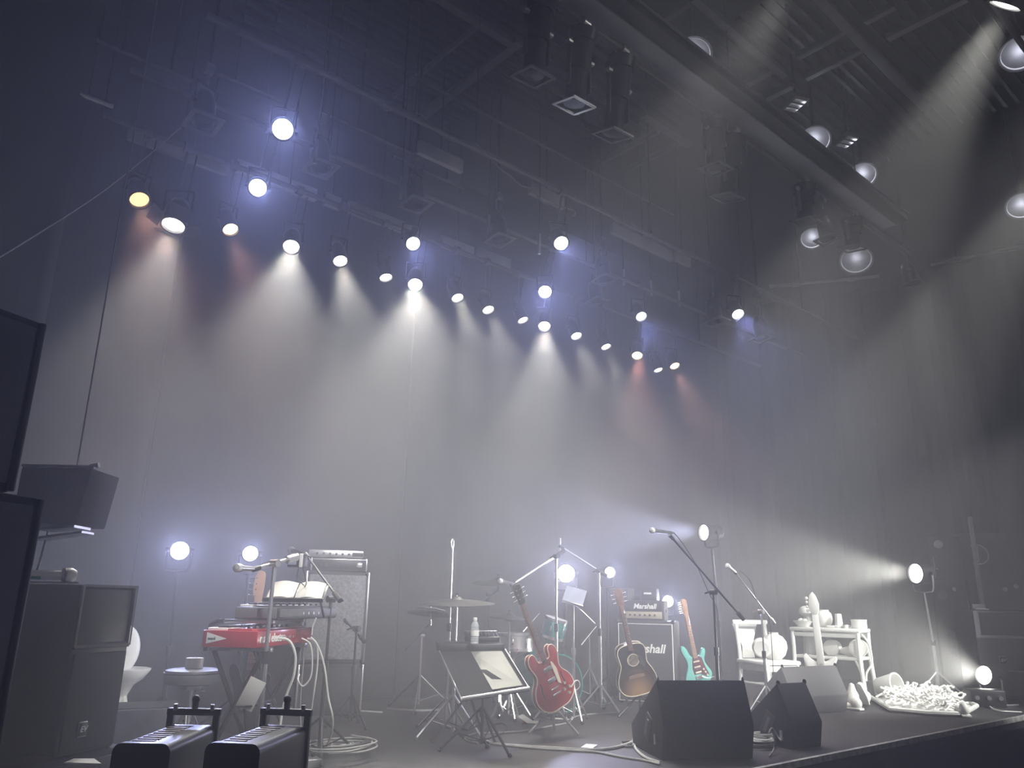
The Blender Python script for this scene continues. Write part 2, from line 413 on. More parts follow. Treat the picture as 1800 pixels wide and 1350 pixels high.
joist((1130, 205), (1215, 258), ZG, .10, .06, 'short faint joist behind the second square lamp frame', 'steel_grey')
for p, q, wd, lab in [((915, 78), (730, 215), .09, 'cross batten running back from the square joist corner'), ((845, 45), (690, 175), .03, 'thin cross batten beside the square joist corner'),
                  ((1210, 10), (1146, 54), .06, 'cross batten above the nearest domed light'), ((1362, 126), (1294, 161), .07, 'pale cross batten right of the nearest domed light'),
                  ((1395, 153), (1330, 186), .07, 'second pale cross batten after the nearest domed light'), ((1487, 60), (1400, 104), .06, 'cross batten ending on the broad joist'),
                  ((1520, 88), (1418, 142), .06, 'cross batten just beyond the one ending on the broad joist'), ((1700, 0), (1560, 72), .07, 'cross batten beside the bright front light'),
                  ((1575, 15), (1520, 42), .06, 'short cross batten near the top of the slatted ceiling'), ((1160, 235), (1045, 292), .05, 'faint cross batten over the conduit'),
                  ((1195, 252), (1110, 300), .04, 'fainter cross batten beside the short joist'), ((1560, 283), (1536, 297), .06, 'short batten stub beside the light beam')]:
    batten(p, q, ZG, wd, lab, 'steel_grey')
# ceiling slats: one panel of thin laths each
def slat_panel(px, z, nx, ny, label):
    c = fl(*px, z); t = thing('slat_panel', label, 'ceiling panel', c, 0, 'slatted ceiling panels', 'structure')
    mb = MB()
    for i in range(nx): mb.box((0, (i - nx / 2) * .11, 0), (ny, .035, .03))
    mb.build('slats', 'steel_dark', t)
slat_panel((1560, 110), 6.2, 26, 3.2, 'slatted panel over the broad joist')
slat_panel((700, 60), 6.2, 18, 2.6, 'slatted panel above the long conduit')
slat_panel((1060, 150), 6.2, 16, 2.2, 'slatted panel behind the hanging profile spotlights')

# downlight bowls in the ceiling
def bowl(px, wpx, z, label):
    c = fl(*px, z); d = (c - EYE); s = wpx * (ROT.transposed() @ d).z / FPX; r = s / 2
    t = thing('domed_downlight', label, 'ceiling light', c, 0, 'domed ceiling lights')
    u = d.normalized(); e2 = u.cross(Vector((1, 0, 0))).normalized()
    if e2.z > 0: e2 = -e2
    o = (-u * .8 + Vector((0, 0, -.6))).normalized()                  # the way the bowl opens
    prof = [(1e-5, -r * .75)] + [(r * math.sin(k * math.pi / 16), -r * .75 * math.cos(k * math.pi / 16)) for k in range(1, 9)]
    MB().lathe(prof + [(r * 1.03, .0)] + [((r + .012) * math.sin(k * math.pi / 16), -(r * .75 + .012) * math.cos(k * math.pi / 16)) for k in range(8, 0, -1)] + [(1e-5, -r * .75 - .012)], 28, (0, 0, 0), o).build('reflector_bowl', 'reflector', t)
    MB().lathe([(r * 1.04, -.012), (r * 1.16, -.012), (r * 1.16, .010), (r * 1.04, .010), (r * 1.04, -.012)], 28, (0, 0, 0), o).build('rim', 'steel_grey', t)
    B = Matrix((Vector((1, 0, 0)), e2, Vector((1, 0, 0)).cross(e2))).transposed()
    
    bl = bpy.data.lights.new('bulb', 'POINT'); bl.energy = 1.8; bl.color = (.86, .88, 1); bl.shadow_soft_size = .05
    bo = bpy.data.objects.new('bulb', bl); COL.objects.link(bo); bo.parent = t; bo.location = o * r * .45
    MB().cyl(-o * r * .8, (-o * r).to_tuple()[:2] + (ZC - c.z,), .02, n=8).build('hanging_tube', 'steel_dark', t)
for px, wpx, lab in [((1217, 98), 60, 'domed ceiling light nearest the pale grey beam'), ((1432, 247), 48, 'domed ceiling light below two cross battens'), ((1516, 308), 42, 'domed ceiling light beside the edge of the light beam'),
                     ((1428, 419), 36, 'small domed ceiling light touching a square gel frame'), ((1505, 457), 48, 'lowest domed ceiling light above the pale curtain pipe'),
                     ((1792, 94), 56, 'large domed ceiling light right under the bright front light'), ((1796, 362), 44, 'domed ceiling light over the far end of the curtain pipe')]:
    bowl(px, wpx, 5.6, lab)
for px, lab in [((1398, 180), 'small square vent grille by the cross battens'), ((1489, 245), 'long vent grille beside the second domed light')]:
    c = fl(*px, 5.75); t = thing('ceiling_vent', lab, 'vent', c, R(65), 'ceiling vents')
    MB().box((0, 0, 0), (.24, .16, .05), .01).build('frame', 'steel_grey', t)
    for k in range(3): MB().box(((k - 1) * .07, 0, -.03), (.05, .13, .012), .003).build('louvre', 'satin_steel', t)
    MB().cyl((0, 0, .02), (0, 0, ZC - c.z), .015, n=6).build('hanger', 'steel_dark', t)
# ================================================================== lamps over the stage
glow('lens_white', (1, .97, .90), 14); glow('lens_blue', (.80, .86, 1), 14); glow('lens_amber', (1, .62, .28), 2.2)
glow('lens_amber_hot', (1, .72, .38), 5); glow('lens_dim', (1, .97, .92), 3)
def aim(p, t, rr, dn=1.0):
    tc = Vector((-p.x, -p.y, 0)).normalized()
    return (tc * t + Vector((.75, -.66, 0)) * rr + Vector((0, 0, -dn))).normalized()
def par(name, label, cat, group, L, d, r, lens, power, col, cone, bar, length=.26, blend=.7, barn=False, gel=False, drop=False):
    bz = bar[1]; back = L - d * length * .75
    top = Vector((back.x, bar[0], bz)); t = thing(name, label, cat, top, 0, group)
    l = L - top; bk = back - top; side = d.cross(Vector((0, 0, 1))); side = side.normalized() if side.length > .05 else Vector((1, 0, 0))
    mid = l - d * length * .5
    MB().lathe([(r * .55, -length), (r * .8, -length * .93), (r * 1.12, -length * .62), (r * 1.15, 0), (r * 1.22, 0), (r * 1.22, .012), (r * 1.02, .012), (r * 1.02, -.03), (1e-5, -.035)], 20, l, d).build('can', 'black_metal', t)
    if lens: MB().lathe([(r, -.012), (r * .8, .006), (r * .45, .014), (1e-5, .017)], 20, l, d).build('lens', lens, t)
    if gel:
        B = basis(d); f = MB(Matrix.Translation(l) @ B.to_4x4()); q = r * 1.45
        for sx, sy, wx, wy in ((0, 1, 2, .14), (0, -1, 2, .14), (1, 0, .14, 2), (-1, 0, .14, 2)): f.box((sx * q, sy * q, .02), (wx * q + .02, wy * q + .02, .008))
        for sx in (-1, 1):
            for sy in (-1, 1): f.prism([(sx * q, sy * q), (sx * q * .45, sy * q), (sx * q, sy * q * .45)], .016, .024, 'z')
        f.build('gel_frame', 'steel_grey', t)
    if barn:
        B = basis(d)
        for k in range(4):
            M = Matrix.Translation(l) @ B.to_4x4() @ Matrix.Rotation(k * math.pi / 2, 4, 'Z') @ Matrix.Translation((0, r * 1.15, .01)) @ Matrix.Rotation(R(-32), 4, 'X')
            MB(M).prism([(-r * .9, 0), (r * .9, 0), (r * 1.2, r * 1.3), (-r * 1.2, r * 1.3)], 0, .004, 'z').build('barn_door', 'black_metal', t)
    a1 = mid + side * r * 1.3; a2 = mid - side * r * 1.3; up = mid + Vector((0, 0, max(r * 2.3, .14)))
    u1 = up + side * r * 1.3; u2 = up - side * r * 1.3
    MB().tube([a1, u1, u2, a2], .010, 6, sub=1).build('yoke', 'rig_black', t)
    for a in (a1, a2): MB().cyl(a - side * .012, a + side * .012, .02, n=8).build('knob', 'black_plastic', t)
    MB().tube([up, (0, 0, -.034)], .010, 6, sub=1).lathe([(.0265, -.03), (.044, -.03), (.044, .03), (.0265, .03), (.0265, -.03)], 14, (0, 0, 0), (1, 0, 0)).build('clamp', 'steel_grey', t)
    if drop: MB().cyl((0, 0, .035), (0, 0, ZC - top.z), .012, n=6).build('drop_pipe', 'rig_black', t)
    MB().tube([l - d * length, bk * .6 + Vector((.05, 0, -.14)), (.08, 0, -.04)], .006, 5, sub=4).build('power_cord', 'cable_black', t)
    if power: spot(t, l + d * .05, d, power * RIG, col, cone, blend, r * .8)
    return t
RIG = .29
WH = (1, .98, .87); BL = (.38, .44, 1); AM = (1, .54, .43)
GW = 'white lamps in a row on the rear bar'; GB = 'blue lamps pointing at the house'; GA = 'amber lamps at the ends of the row'
Yr = 6.0
for px, py, t_, rr, pw, cone, r, lab in [
    (512, 433, .70, -.03, 1450, 44, .068, 'bright round white lamp, first of the white row after the amber lamps'),
    (598, 458, .50, .22, 1300, 38, .062, 'round white lamp, second of the white row, its beam slanting'),
    (678, 487, .28, .25, 160, 40, .058, 'small white lamp seen edge-on just before the brightest white lamp'),
    (730, 500, .75, .02, 1800, 48, .070, 'brightest white lamp, in the middle of the white row under a blue lamp'),
    (804, 523, .42, .32, 1050, 38, .060, 'white lamp next after the brightest white lamp, lens half shaded'),
    (858, 544, .42, .34, 1000, 38, .060, 'white lamp second after the brightest white lamp'),
    (919, 562, .22, .40, 150, 40, .058, 'narrow edge-on white lamp with a long pale can'),
    (957, 573, .72, .02, 1600, 40, .066, 'round white lamp directly below a blue lamp, beam straight down'),
    (1013, 590, .45, .30, 1150, 38, .062, 'white lamp second from the far end of the white row'),
    (1065, 609, .30, .36, 750, 38, .060, 'last small white lamp before the far amber pair')]:
    L = at(px, py, Yr); par('par_lamp', lab, 'stage light', GW, L, aim(L, t_, rr), r, 'lens_white', pw, WH, cone, BARS['up'])
L = at(305, 395, Yr); par('barn_door_lamp', 'white lamp with barn door flaps between the first two amber lamps', 'stage light', None, L, aim(L, .35, -.12), .085, 'lens_white', 1100, (1, .95, .86), 50, BARS['up'], barn=True)
L = at(1157, 650, Yr); par('par_lamp', 'dim white lamp seen edge-on between the two far amber lamps', 'stage light', None, L, aim(L, .25, .3), .062, 'lens_dim', 60, WH, 40, BARS['up'])
for px, py, t_, rr, pw, r, m, lab in [(245, 351, .55, .28, 380, .070, 'lens_amber', 'orange lamp at the near end of the row, first of all the lamps'),
                                 (405, 403, .45, .36, 420, .062, 'lens_amber_hot', 'pale orange lamp between the barn door lamp and the white row'),
                                 (1120, 625, .75, .0, 620, .066, 'lens_amber_hot', 'far orange lamp with its beam straight down, after the white row'),
                                 (1186, 643, .55, .34, 620, .066, 'lens_amber_hot', 'farthest orange lamp at the very end of the row')]:
    L = at(px, py, Yr); par('par_lamp', lab, 'stage light', GA, L, aim(L, t_, rr), r, m, pw * 1.0, AM, 38, BARS['up'])
for px, py, Y, t_, rr, pw, r, key, lab in [
    (497, 227, 4.37, 1.5, 0, 70, .066, 'fore', 'blue haloed lamp highest of all, at the near end of the front blue row'),
    (453, 330, 5.27, 1.5, 0, 80, .064, 'mid', 'blue haloed lamp right below the highest one'),
    (726, 428, 5.27, 1.0, .3, 60, .060, 'mid', 'blue haloed lamp above the brightest white lamp'),
    (986, 427, 4.37, .9, .3, 60, .062, 'fore', 'blue haloed lamp on the front blue row above the middle of the stage'),
    (958, 513, 5.27, 1.4, 0, 80, .064, 'mid', 'blue haloed lamp straight above a white lamp with a vertical beam'),
    (1127, 556, 5.27, .8, .35, 55, .060, 'mid', 'small blue haloed lamp above the far amber pair'),
    (1297, 552, 4.37, .8, .35, 60, .064, 'fore', 'farthest blue haloed lamp, alone near the side drape')]:
    L = at(px, py, Y); par('par_lamp', lab, 'stage light', GB, L, aim(L, t_, rr), r, 'lens_blue', pw * 4.2, BL, 66, BARS[key], blend=.9)
# unlit cans with square gel frames, looking straight down
for px, py, Y, key, lab in [(358, 212, 5.17, 'mid', 'unlit lamp with a large square gel frame left of the highest blue lamp'), (563, 292, 5.17, 'mid', 'unlit lamp with gel frame just after the highest blue lamp'),
                       (731, 356, 5.17, 'mid', 'unlit lamp with gel frame above the middle blue lamp of the rear pair'), (878, 419, 5.17, 'mid', 'unlit lamp with gel frame before the blue lamp over the centre'),
                       (1062, 489, 5.17, 'mid', 'unlit lamp with thin pointed gel frame beside small hanging tubes'), (1048, 527, 5.9, 'up', 'unlit lamp with gel frame nearest the last white lamp'),
                       (1258, 563, 4.5, 'fore', 'unlit lamp with gel frame next to the farthest blue lamp'), (1340, 592, 4.5, 'fore', 'unlit lamp hanging past the farthest blue lamp'),
                       (1455, 418, 3.5, 'front', 'unlit lamp with bright gel frame beside a small domed ceiling light'), (1603, 497, 3.2, 'front', 'unlit lamp with gel frame between the two curtain pipes')]:
    L = at(px, py, Y); z = L.z
    par('par_can', lab, 'stage light', 'unlit lamps with gel frames', L, Vector((.05, -.12, -1)).normalized(), .072, None, 0, WH, 40, (Y + .02, max(BARS[key][1], z + .45)), gel=True, drop=True)
# profile spotlights on the front bar
def profile(px, py, tilt, n, label, fm='steel_grey'):
    Y, z = BARS['front']; p = at(px, py, Y); L = Vector((p.x, Y, z)); t = thing('profile_spotlight', label, 'stage light', L, 0, 'long profile spotlights on the front bar')
    d = Vector((.05, .45 * tilt, -1)).normalized(); ln = max(.35, (z - p.z)); e = d * ln
    s = d.cross(Vector((1, 0, 0))).normalized(); x = s.cross(d)
    MB().cyl(d * .12, d * (ln * .6), .085, .085, 16).cyl(d * (ln * .6), d * ln, .07, .075, 16).build('barrel', 'rig_black', t)
    MB().cyl(d * .06, d * .14, .11, .10, 12).build('lamp_house', 'black_metal', t)
    for k in (-1, 1): MB().box(e * .5 + x * .1 * k, (.012, .03, ln * .7)).build('yoke_arm', 'steel_grey', t)
    MB().lathe([(.0265, -.03), (.044, -.03), (.044, .03), (.0265, .03), (.0265, -.03)], 14, (0, 0, 0), (1, 0, 0)).tube([(0, 0, -.034), (0, 0, -.08)], .015, sub=1).build('clamp', 'satin_steel', t)
    MB().tube([(.05, 0, -.06), (.12, .04, -.12), (.08, .05, -.25)], .008, 6).build('power_cord', 'cable_black', t)
    for k, q in ((-1, .3), (1, .42)): MB().cyl(d * ln * q + x * .09 * k, d * ln * q + x * .13 * k, .018, n=8).build('focus_knob', 'satin_steel', t)
    if fm:
        B = basis(d); f = MB(Matrix.Translation(e) @ B.to_4x4())
        for sx, sy, wx, wy in ((0, 1, 2, .12), (0, -1, 2, .12), (1, 0, .12, 2), (-1, 0, .12, 2)): f.box((sx * .10, sy * .10, .01), (wx * .10 + .01, wy * .10 + .01, .01))
        f.build('gel_frame', fm, t)
        MB(Matrix.Translation(e) @ B.to_4x4()).lathe([(.075, 0), (.05, .012), (1e-5, .016)], 16).build('lens', 'blue_grey' if fm == 'satin_steel' else 'black_plastic', t)
for px, py, ti, lab in [(950, 118, .4, 'profile spotlight nearest the top where the front bar starts'), (1028, 168, .5, 'profile spotlight with the bright square frame'), (1098, 221, .5, 'profile spotlight with a thin square frame after the bright framed one'),
                        (1262, 290, .2, 'slim profile spotlight hanging straight down in the middle of the front bar'), (1298, 336, .5, 'profile spotlight with glittering lens frame'), (1420, 385, .2, 'dark profile spotlight beyond the glittering one'),
                        (1500, 392, .3, 'last profile spotlight above the pale curtain pipe')]:
    profile(px, py, ti, 0, lab, 'satin_steel' if px in (1028,) else 'steel_grey')
# front-of-house lights aimed up-stage through the haze
FZ = 5.0
fA, fB_, fC = fl(1768, 8, FZ), fl(1885, 230, FZ), fl(1400, -40, FZ)
fbar = pipe('lighting_bar', (2.5, 1.25, FZ + .45), (11.5, 1.25, FZ + .45), .024, 'steel_grey', 'lighting bar over the house carrying the bright front light', 'lighting bar', 'lighting bars over the stage')
hangers(fbar, (2.5, 1.25, FZ + .45), (11.5, 1.25, FZ + .45), ZC, 4)
for L, tgt, pw, cone, lab in [(fA, Vector((6.6, 5.4, .4)), 4200, 40, 'glaring front light high over the house, its beam crossing the ceiling'), (fB_, Vector((8.6, 5.2, .5)), 4800, 36, 'front light at the edge of the house beside the domed ceiling light'), (fC, Vector((3.4, 5.6, .6)), 850, 42, 'front light above the beam pointing at the keyboards')]:
    t = par('front_light', lab, 'stage light', 'front lights over the house', L, (tgt - L).normalized(), .10, 'lens_white', pw, (1, .98, .90), cone, (L.y, FZ + .45), length=.4, blend=.5, barn=True)
# lamps farther back over the seats, the stage's front light
hbar = pipe('lighting_bar', (-2.2, -2.6, FZ + .5), (11.5, -2.6, FZ + .5), .024, 'steel_grey', 'lighting bar far back over the seats', 'lighting bar', 'lighting bars over the stage')
hangers(hbar, (-2.2, -2.6, FZ + .5), (11.5, -2.6, FZ + .5), ZC, 4)
for x, tgt, pw, cone, lab in [(1.6, Vector((3.3, 6.0, .8)), 11000, 22, 'front lamp over the seats aimed at the keyboards'), (4.2, Vector((6.6, 5.8, .6)), 12000, 26, 'front lamp over the seats aimed at the guitars'), (9.8, Vector((9.6, 4.4, .6)), 19000, 24, 'front lamp over the seats aimed at the white furniture')]:
    L = Vector((x, -2.6, FZ)); par('front_light', lab, 'stage light', 'front lights over the house', L, (tgt - L).normalized(), .10, 'lens_white', pw, (1, .99, .95), cone, (L.y, FZ + .5), length=.4, blend=.5)
# loose cords and lines
def hung(P): return P
def cord(name, pts, r, m, label, cat, group=None, sub=4):
    a = Vector(pts[0]); o = MB().tube([Vector(p) - a for p in pts], r, 6, sub=sub).build(name, m); o.location = a
    if cat == 'cord': MB().cyl((0, 0, 0), (0, 0, ZC - a.z), .0025, n=5).build('tie_wire', 'rig_black', o)
    return tag(o, label, cat, group)
cord('loose_cord', hung([at(x, y, 4.45) for x, y in [(730, 198), (742, 204), (757, 219), (770, 232), (785, 244), (803, 249)]]), .006, 'cable_grey', 'short wavy grey cord under the ceiling', 'cord')
cord('loose_cord', hung([at(x, y, 4.45) for x, y in [(836, 252), (845, 262), (862, 277), (880, 298), (897, 310), (915, 326), (934, 332), (950, 352), (960, 358), (975, 360), (995, 366), (1009, 371), (1010, 378), (1004, 379)]]), .008, 'cable_grey', 'long wavy grey cord curling to a hook under the ceiling', 'cord')
cord('loose_cord', hung([at(x, y, 4.6) for x, y in [(637, 160), (655, 172), (668, 184), (677, 193), (690, 194)]]), .006, 'cable_grey', 'smallest wavy cord, above the long raceways', 'cord')
cord('guy_line', [at(318, 224, 5.2), at(238, 292, 4.6), at(150, 358, 4.2), at(-30, 470, 3.6)], .0035, 'cable_grey', 'taut pale line slanting down to the house wall past the first orange lamp', 'line')
cord('hoist_line', [Vector((at(212, 372, 3.9).x, 3.9, ZC)), at(212, 372, 3.9), dp(133, 835, 3.775)], .004, 'cable_grey', 'thin steel line running down to the tilted speaker on the tower', 'line', None, 1)
cord('loose_cord', [at(1432, 728, 6.0), at(1455, 770, 6.0), at(1482, 806, 6.0)], .006, 'cable_grey', 'faint cord slanting before the gathered side drape', 'cord')
for px, py, Y, lab in [(1096, 487, 5.6, 'small pale tube hanging beside the pointed gel frame'), (1144, 506, 5.6, 'middle one of three small pale hanging tubes'), (1193, 524, 5.6, 'last of three small pale hanging tubes'), (555, 265, 5.0, 'thin bright tube right of the highest blue lamp'),
                  (706, 330, 5.2, 'thin bright tube above the middle gel frame'), (859, 395, 5.2, 'thin bright tube above the white lamps near the centre'), (948, 428, 4.9, 'thin bright tube left of the centre blue lamp')]:
    p = at(px, py, Y); t = thing('hanging_tube', lab, 'tube', p, 0, 'small tubes hanging in the rig')
    MB().cyl((0, 0, -.11), (0, 0, .10), .016, n=8).build('tube', 'satin_steel', t); MB().cyl((0, 0, .08), (0, 0, ZC - p.z), .006, n=5).build('wire', 'steel_dark', t)

# ------------------------------------------------------------------ lamps standing on the floor
def floor_lamp(name, label, L, d, r, lens, power, col, cone, base, group, blend=.8, pole_m='satin_steel', ylen=.0, blk=False):
    t = thing(name, label, 'stage light', (base.x, base.y, 0), 0, group)
    o = Vector((base.x, base.y, 0)); l = L - o; side = d.cross(Vector((0, 0, 1))).normalized(); ln = .24; mid = l - d * ln * .4
    MB().lathe([(r * .6, -ln), (r * 1.0, -ln * .85), (r * 1.12, -.02), (r * 1.2, -.02), (r * 1.2, .012), (r * 1.02, .012), (r * 1.02, -.03), (1e-5, -.035)], 24, l, d).build('can', 'black_metal', t)
    MB().lathe([(r, -.012), (r * .7, .012), (r * .4, .02), (1e-5, .024)], 24, l, d).build('lens', lens, t)
    yk = max(r * 1.9, .16); u = mid - Vector((0, 0, yk)); q = r * 1.35
    MB().tube([mid + side * q, u + side * q * .95 + Vector((0, 0, yk * .18)), u + side * q * .6, u - side * q * .6, u - side * q * .95 + Vector((0, 0, yk * .18)), mid - side * q], .011, 7, sub=3).build('yoke', pole_m, t)
    for k in (-1, 1): MB().cyl(mid + side * q * k * .85, mid + side * q * k * 1.15, .022, n=10).build('knob', 'black_plastic', t)
    if u.z > .3:
        MB().cyl(u, (0, 0, u.z * .5), .014, n=10).cyl((0, 0, u.z * .52), (0, 0, .12), .019, n=10).build('pole', pole_m, t)
        MB().cyl((0, 0, u.z * .5 - .03), (0, 0, u.z * .5 + .03), .03, n=10).build('collar', 'black_plastic', t)
        for k in range(3):
            a = k * 2.094 + .5; MB().tube([(0, 0, .28), (math.cos(a) * .3, math.sin(a) * .3, .012)], .011, 6, sub=1).build('leg', pole_m, t)
    else:
        MB().cyl(u, (u.x, u.y, .012), .02, n=8).box((u.x, u.y, .012), (.24, .24, .022), .005).build('base_plate', 'black_metal', t)
    if power: spot(t, l + d * .05, d, power, col, cone, blend, r * .8)
    return t
GF = 'lamps on stands behind the players'
HALO = 1.4
def to_eye(p, rx=0.0, dz=0.0): return ((EYE - p).normalized() + Vector((.75, -.66, 0)) * rx + Vector((0, 0, dz))).normalized()
for px, py, dep, rx, pw, r, lens, lab in [
    (316, 968, 6.2, .0, 70, .070, 'lens_blue', 'blue white lamp on a thin stand behind the drum stool'),
    (440, 973, 6.4, .0, 50, .060, 'lens_blue', 'blue white lamp behind the keyboard vocal microphone'),
    (995, 1008, 8.0, .0, 110, .088, 'lens_white', 'dazzling white lamp above the music stand in the drum area'),
    (1072, 1006, 8.6, .3, 40, .058, 'lens_blue', 'small bluish lamp on a stand behind the acoustic guitar'),
    (1174, 1057, 9.2, .2, 50, .066, 'lens_blue', 'low bluish lamp between the amplifier stack and the teal guitar')]:
    L = dp(px, py, dep); floor_lamp('floor_lamp', lab, L, to_eye(L, rx), r, lens, pw * HALO, (.50, .55, 1) if lens == 'lens_blue' else (.62, .64, 1), 84, L + Vector((.06, .10, 0)), GF, .9, 'black_metal')
L = dp(1238, 936, 8.7); floor_lamp('floor_lamp', 'tall lamp throwing a bluish beam sideways over the drums', L, (to_eye(L) * .55 + Vector((-.75, .66, .02))).normalized(), .085, 'lens_white', 700, (.66, .70, 1), 38, dp(1257, 990, 8.8), GF, .7, 'black_metal')
L = dp(1610, 1008, 9.6); floor_lamp('floor_lamp', 'tall lamp on a long stand beside the white heap, beaming sideways', L, (to_eye(L) * .45 + Vector((-.75, .66, .03))).normalized(), .115, 'lens_white', 900, (1, 1, .90), 36, fl(1652, 1222), None, .6, 'satin_steel')
L = dp(1730, 1187, 9.2); floor_lamp('floor_can', 'glaring lamp standing on the floor by the flight cases', L, (to_eye(L) * .6 + Vector((-.75, .66, .25))).normalized(), .105, 'lens_white', 420, (1, 1, .92), 60, L + Vector((.08, .02, 0)), None, .8)
# ================================================================== helpers for things on the stage
def rel(t, P):                                                       # a world point in the frame of thing t
    return Matrix.Rotation(-t.rotation_euler.z, 3, 'Z') @ (Vector(P) - Vector(t.location))
def tripod(t, h, r, m, a0=.4, n=3, brace=True, x=0.0, y=0.0, z0=0.0, rr=.010):
    for k in range(n):
        a = a0 + k * 2 * math.pi / n; e = Vector((x + math.cos(a) * r, y + math.sin(a) * r, z0 + rr + .003)); s = Vector((x, y, z0 + h))
        mb = MB().tube([s, e], rr, 6, sub=1)
        if brace: q = s.lerp(e, .6); mb.tube([(x, y, z0 + h * .25), q], rr * .6, 5, sub=1)
        o = mb.build('leg', m, t)
        MB().ball(e + Vector((0, 0, .006)), .016, n=8, m=6).build('foot', 'black_rubber', o)
def microphone(label, head, tail, kind='vocal', m='satin_steel'):
    head = Vector(head); tail = Vector(tail); t = thing('microphone', label, 'microphone', tail); d = head - tail; L = d.length; u = d / L
    if kind == 'vocal':
        MB().lathe([(1e-5, -.026), (.018, -.02), (.026, -.004), (.026, .004), (.022, .018), (1e-5, .026)], 16, d - u * .026, u).build('grille', 'mic_grille' if m != 'black_metal' else 'grille_silver', t)
        MB().cyl((0, 0, 0), u * (L - .045), .012, .018, 14).build('body', m, t)
        MB().cyl(u * (L - .05), u * (L - .04), .024, .024, 14).build('collar', 'satin_steel', t)
    else:
        MB().cyl((0, 0, 0), u * L * .7, .011, .011, 12).build('body', m, t)
        MB().cyl(u * L * .7, u * L, .011, .011, 12).build('grille', 'satin_steel', t)
    return t
def mic_stand(label, joint, head, tail, m, group='microphone stands', a0=.4, legr=.30, legh=.26, handle=True, clip=None, pole_r=.012, cable=None):
    """A tripod pole under the joint with a boom from tail to head; all given as world points."""
    joint = Vector(joint); t = thing('microphone_stand', label, 'microphone stand', (joint.x, joint.y, 0), 0, group)
    j = rel(t, joint)
    MB().cyl((0, 0, .05), (0, 0, j.z * .55), pole_r * 1.25, n=10).cyl((0, 0, j.z * .55), j, pole_r * .85, n=10).build('pole', m, t)
    MB().cyl((0, 0, j.z * .53), (0, 0, j.z * .53 + .07), pole_r * 1.8, n=10).build('clutch', 'black_plastic', t)
    if head is not None:
        h = rel(t, head); q = rel(t, tail)
        MB().cyl(q, h, pole_r * .75, n=8).build('boom', m, t)
        u = (h - q).normalized()
        MB().cyl(q, q + u * .09, pole_r * 1.6, n=10).build('counterweight', 'black_rubber' if m != 'chrome' else m, t)
        s = u.cross(Vector((0, 0, 1))).normalized()
        MB().cyl(j - s * .03, j + s * .03, .024, n=10).tube([j + s * .03, j + s * .06, j + s * .10 - Vector((0, 0, .01))], .008, 6, sub=1).build('boom_clutch', 'satin_steel' if m == 'chrome' else 'black_metal', t)
        MB().cyl(h - u * .02, h + u * .035, .016, n=10).build('clip', 'black_plastic', t)
    else:
        MB().tube([j, j + Vector((.012, 0, .03)), j + Vector((.012, 0, .07)), j + Vector((0, 0, .09)), j + Vector((-.012, 0, .07)), j + Vector((-.012, 0, .03)), j], .006, 6, sub=2).build('clip', m, t)
    tripod(t, legh, legr, m, a0)
    if cable:
        MB().tube([rel(t, p) for p in cable], .004, 5, sub=5).build('cable', 'cable_black', t)
    return t
CABW = 'cables lying on the stage floor'

# ------------------------------------------------------------------ microphones and their stands
D = 4.7
mic_stand('chrome boom stand right in front of the red keyboard', dp(483, 990, D), dp(452, 999, D - .1), dp(522, 979, D + .2), 'chrome', a0=.9, pole_r=.015)
microphone('vocal microphone pointing away from the keyboards on the chrome boom', dp(414, 998, D - .3), dp(447, 1000, D - .12))
D = 5.4
mic_stand('black boom stand behind the sheet music of the upper keyboard', dp(582, 1053, D), dp(540, 978, D + .1), dp(598, 1056, D - .3), 'black_metal', a0=.1)
microphone('dark microphone over the amplifier head, on the black boom behind the sheet music', dp(508, 966, D + .25), dp(538, 975, D + .12), m='black_metal')
t_ = mic_stand('tall straight chrome stand with an empty clip beside the percussion tray', dp(795, 966, 6.75), None, None, 'chrome', a0=.2, legr=.24)
D = 7.35
mic_stand('chrome boom stand reaching over the red guitar headstock', dp(978, 978, D), dp(903, 1026, D - .3), dp(992, 968, D + .1), 'satin_steel', a0=.3, legr=.20)
microphone('pale microphone over the headstock of the red guitar', dp(876, 1021, D - .4), dp(902, 1026, D - .31))
D = 7.9
mic_stand('chrome stand between the drums and the acoustic guitar, boom over the dazzling lamp', dp(1053, 1003, D), dp(988, 962, D - .1), dp(1066, 1012, D + .1), 'satin_steel', a0=.6, legr=.24)
microphone('thin upright microphone above the dazzling white lamp', dp(984, 946, D - .1), dp(984, 972, D - .1), 'thin')
D = 6.9
mic_stand('black boom stand behind the big wedge monitor', dp(1254, 1041, D), dp(1181, 945, D - .1), dp(1307, 1089, D + .15), 'black_metal', a0=.2, cable=[dp(1184, 936, D - .1), dp(1196, 950, D), dp(1222, 990, D), dp(1245, 1040, D), dp(1262, 1080, D), dp(1268, 1180, D + .05)])
microphone('silver vocal microphone held level high above the acoustic guitar amplifier', dp(1143, 932, D - .3), dp(1182, 937, D - .12))
D = 8.05
mic_stand('chrome boom stand in front of the white chair', dp(1338, 1075, D), dp(1292, 1006, D - .1), dp(1361, 1096, D + .15), 'chrome', a0=.5, legr=.20, cable=[dp(1300, 1003, D), dp(1318, 1020, D), dp(1332, 1058, D), dp(1352, 1088, D), dp(1358, 1160, D), dp(1362, 1228, D)])
microphone('slanting vocal microphone pointing up on the chrome stand by the white chair', dp(1277, 993, D - .2), dp(1293, 1006, D - .1))
D = 6.6
mic_stand('dark stand just beside the silver edge of the tall bass cabinet', dp(627, 1105, D), dp(609, 1093, D - .1), dp(641, 1128, D + .1), 'black_metal', a0=.7, legr=.20)

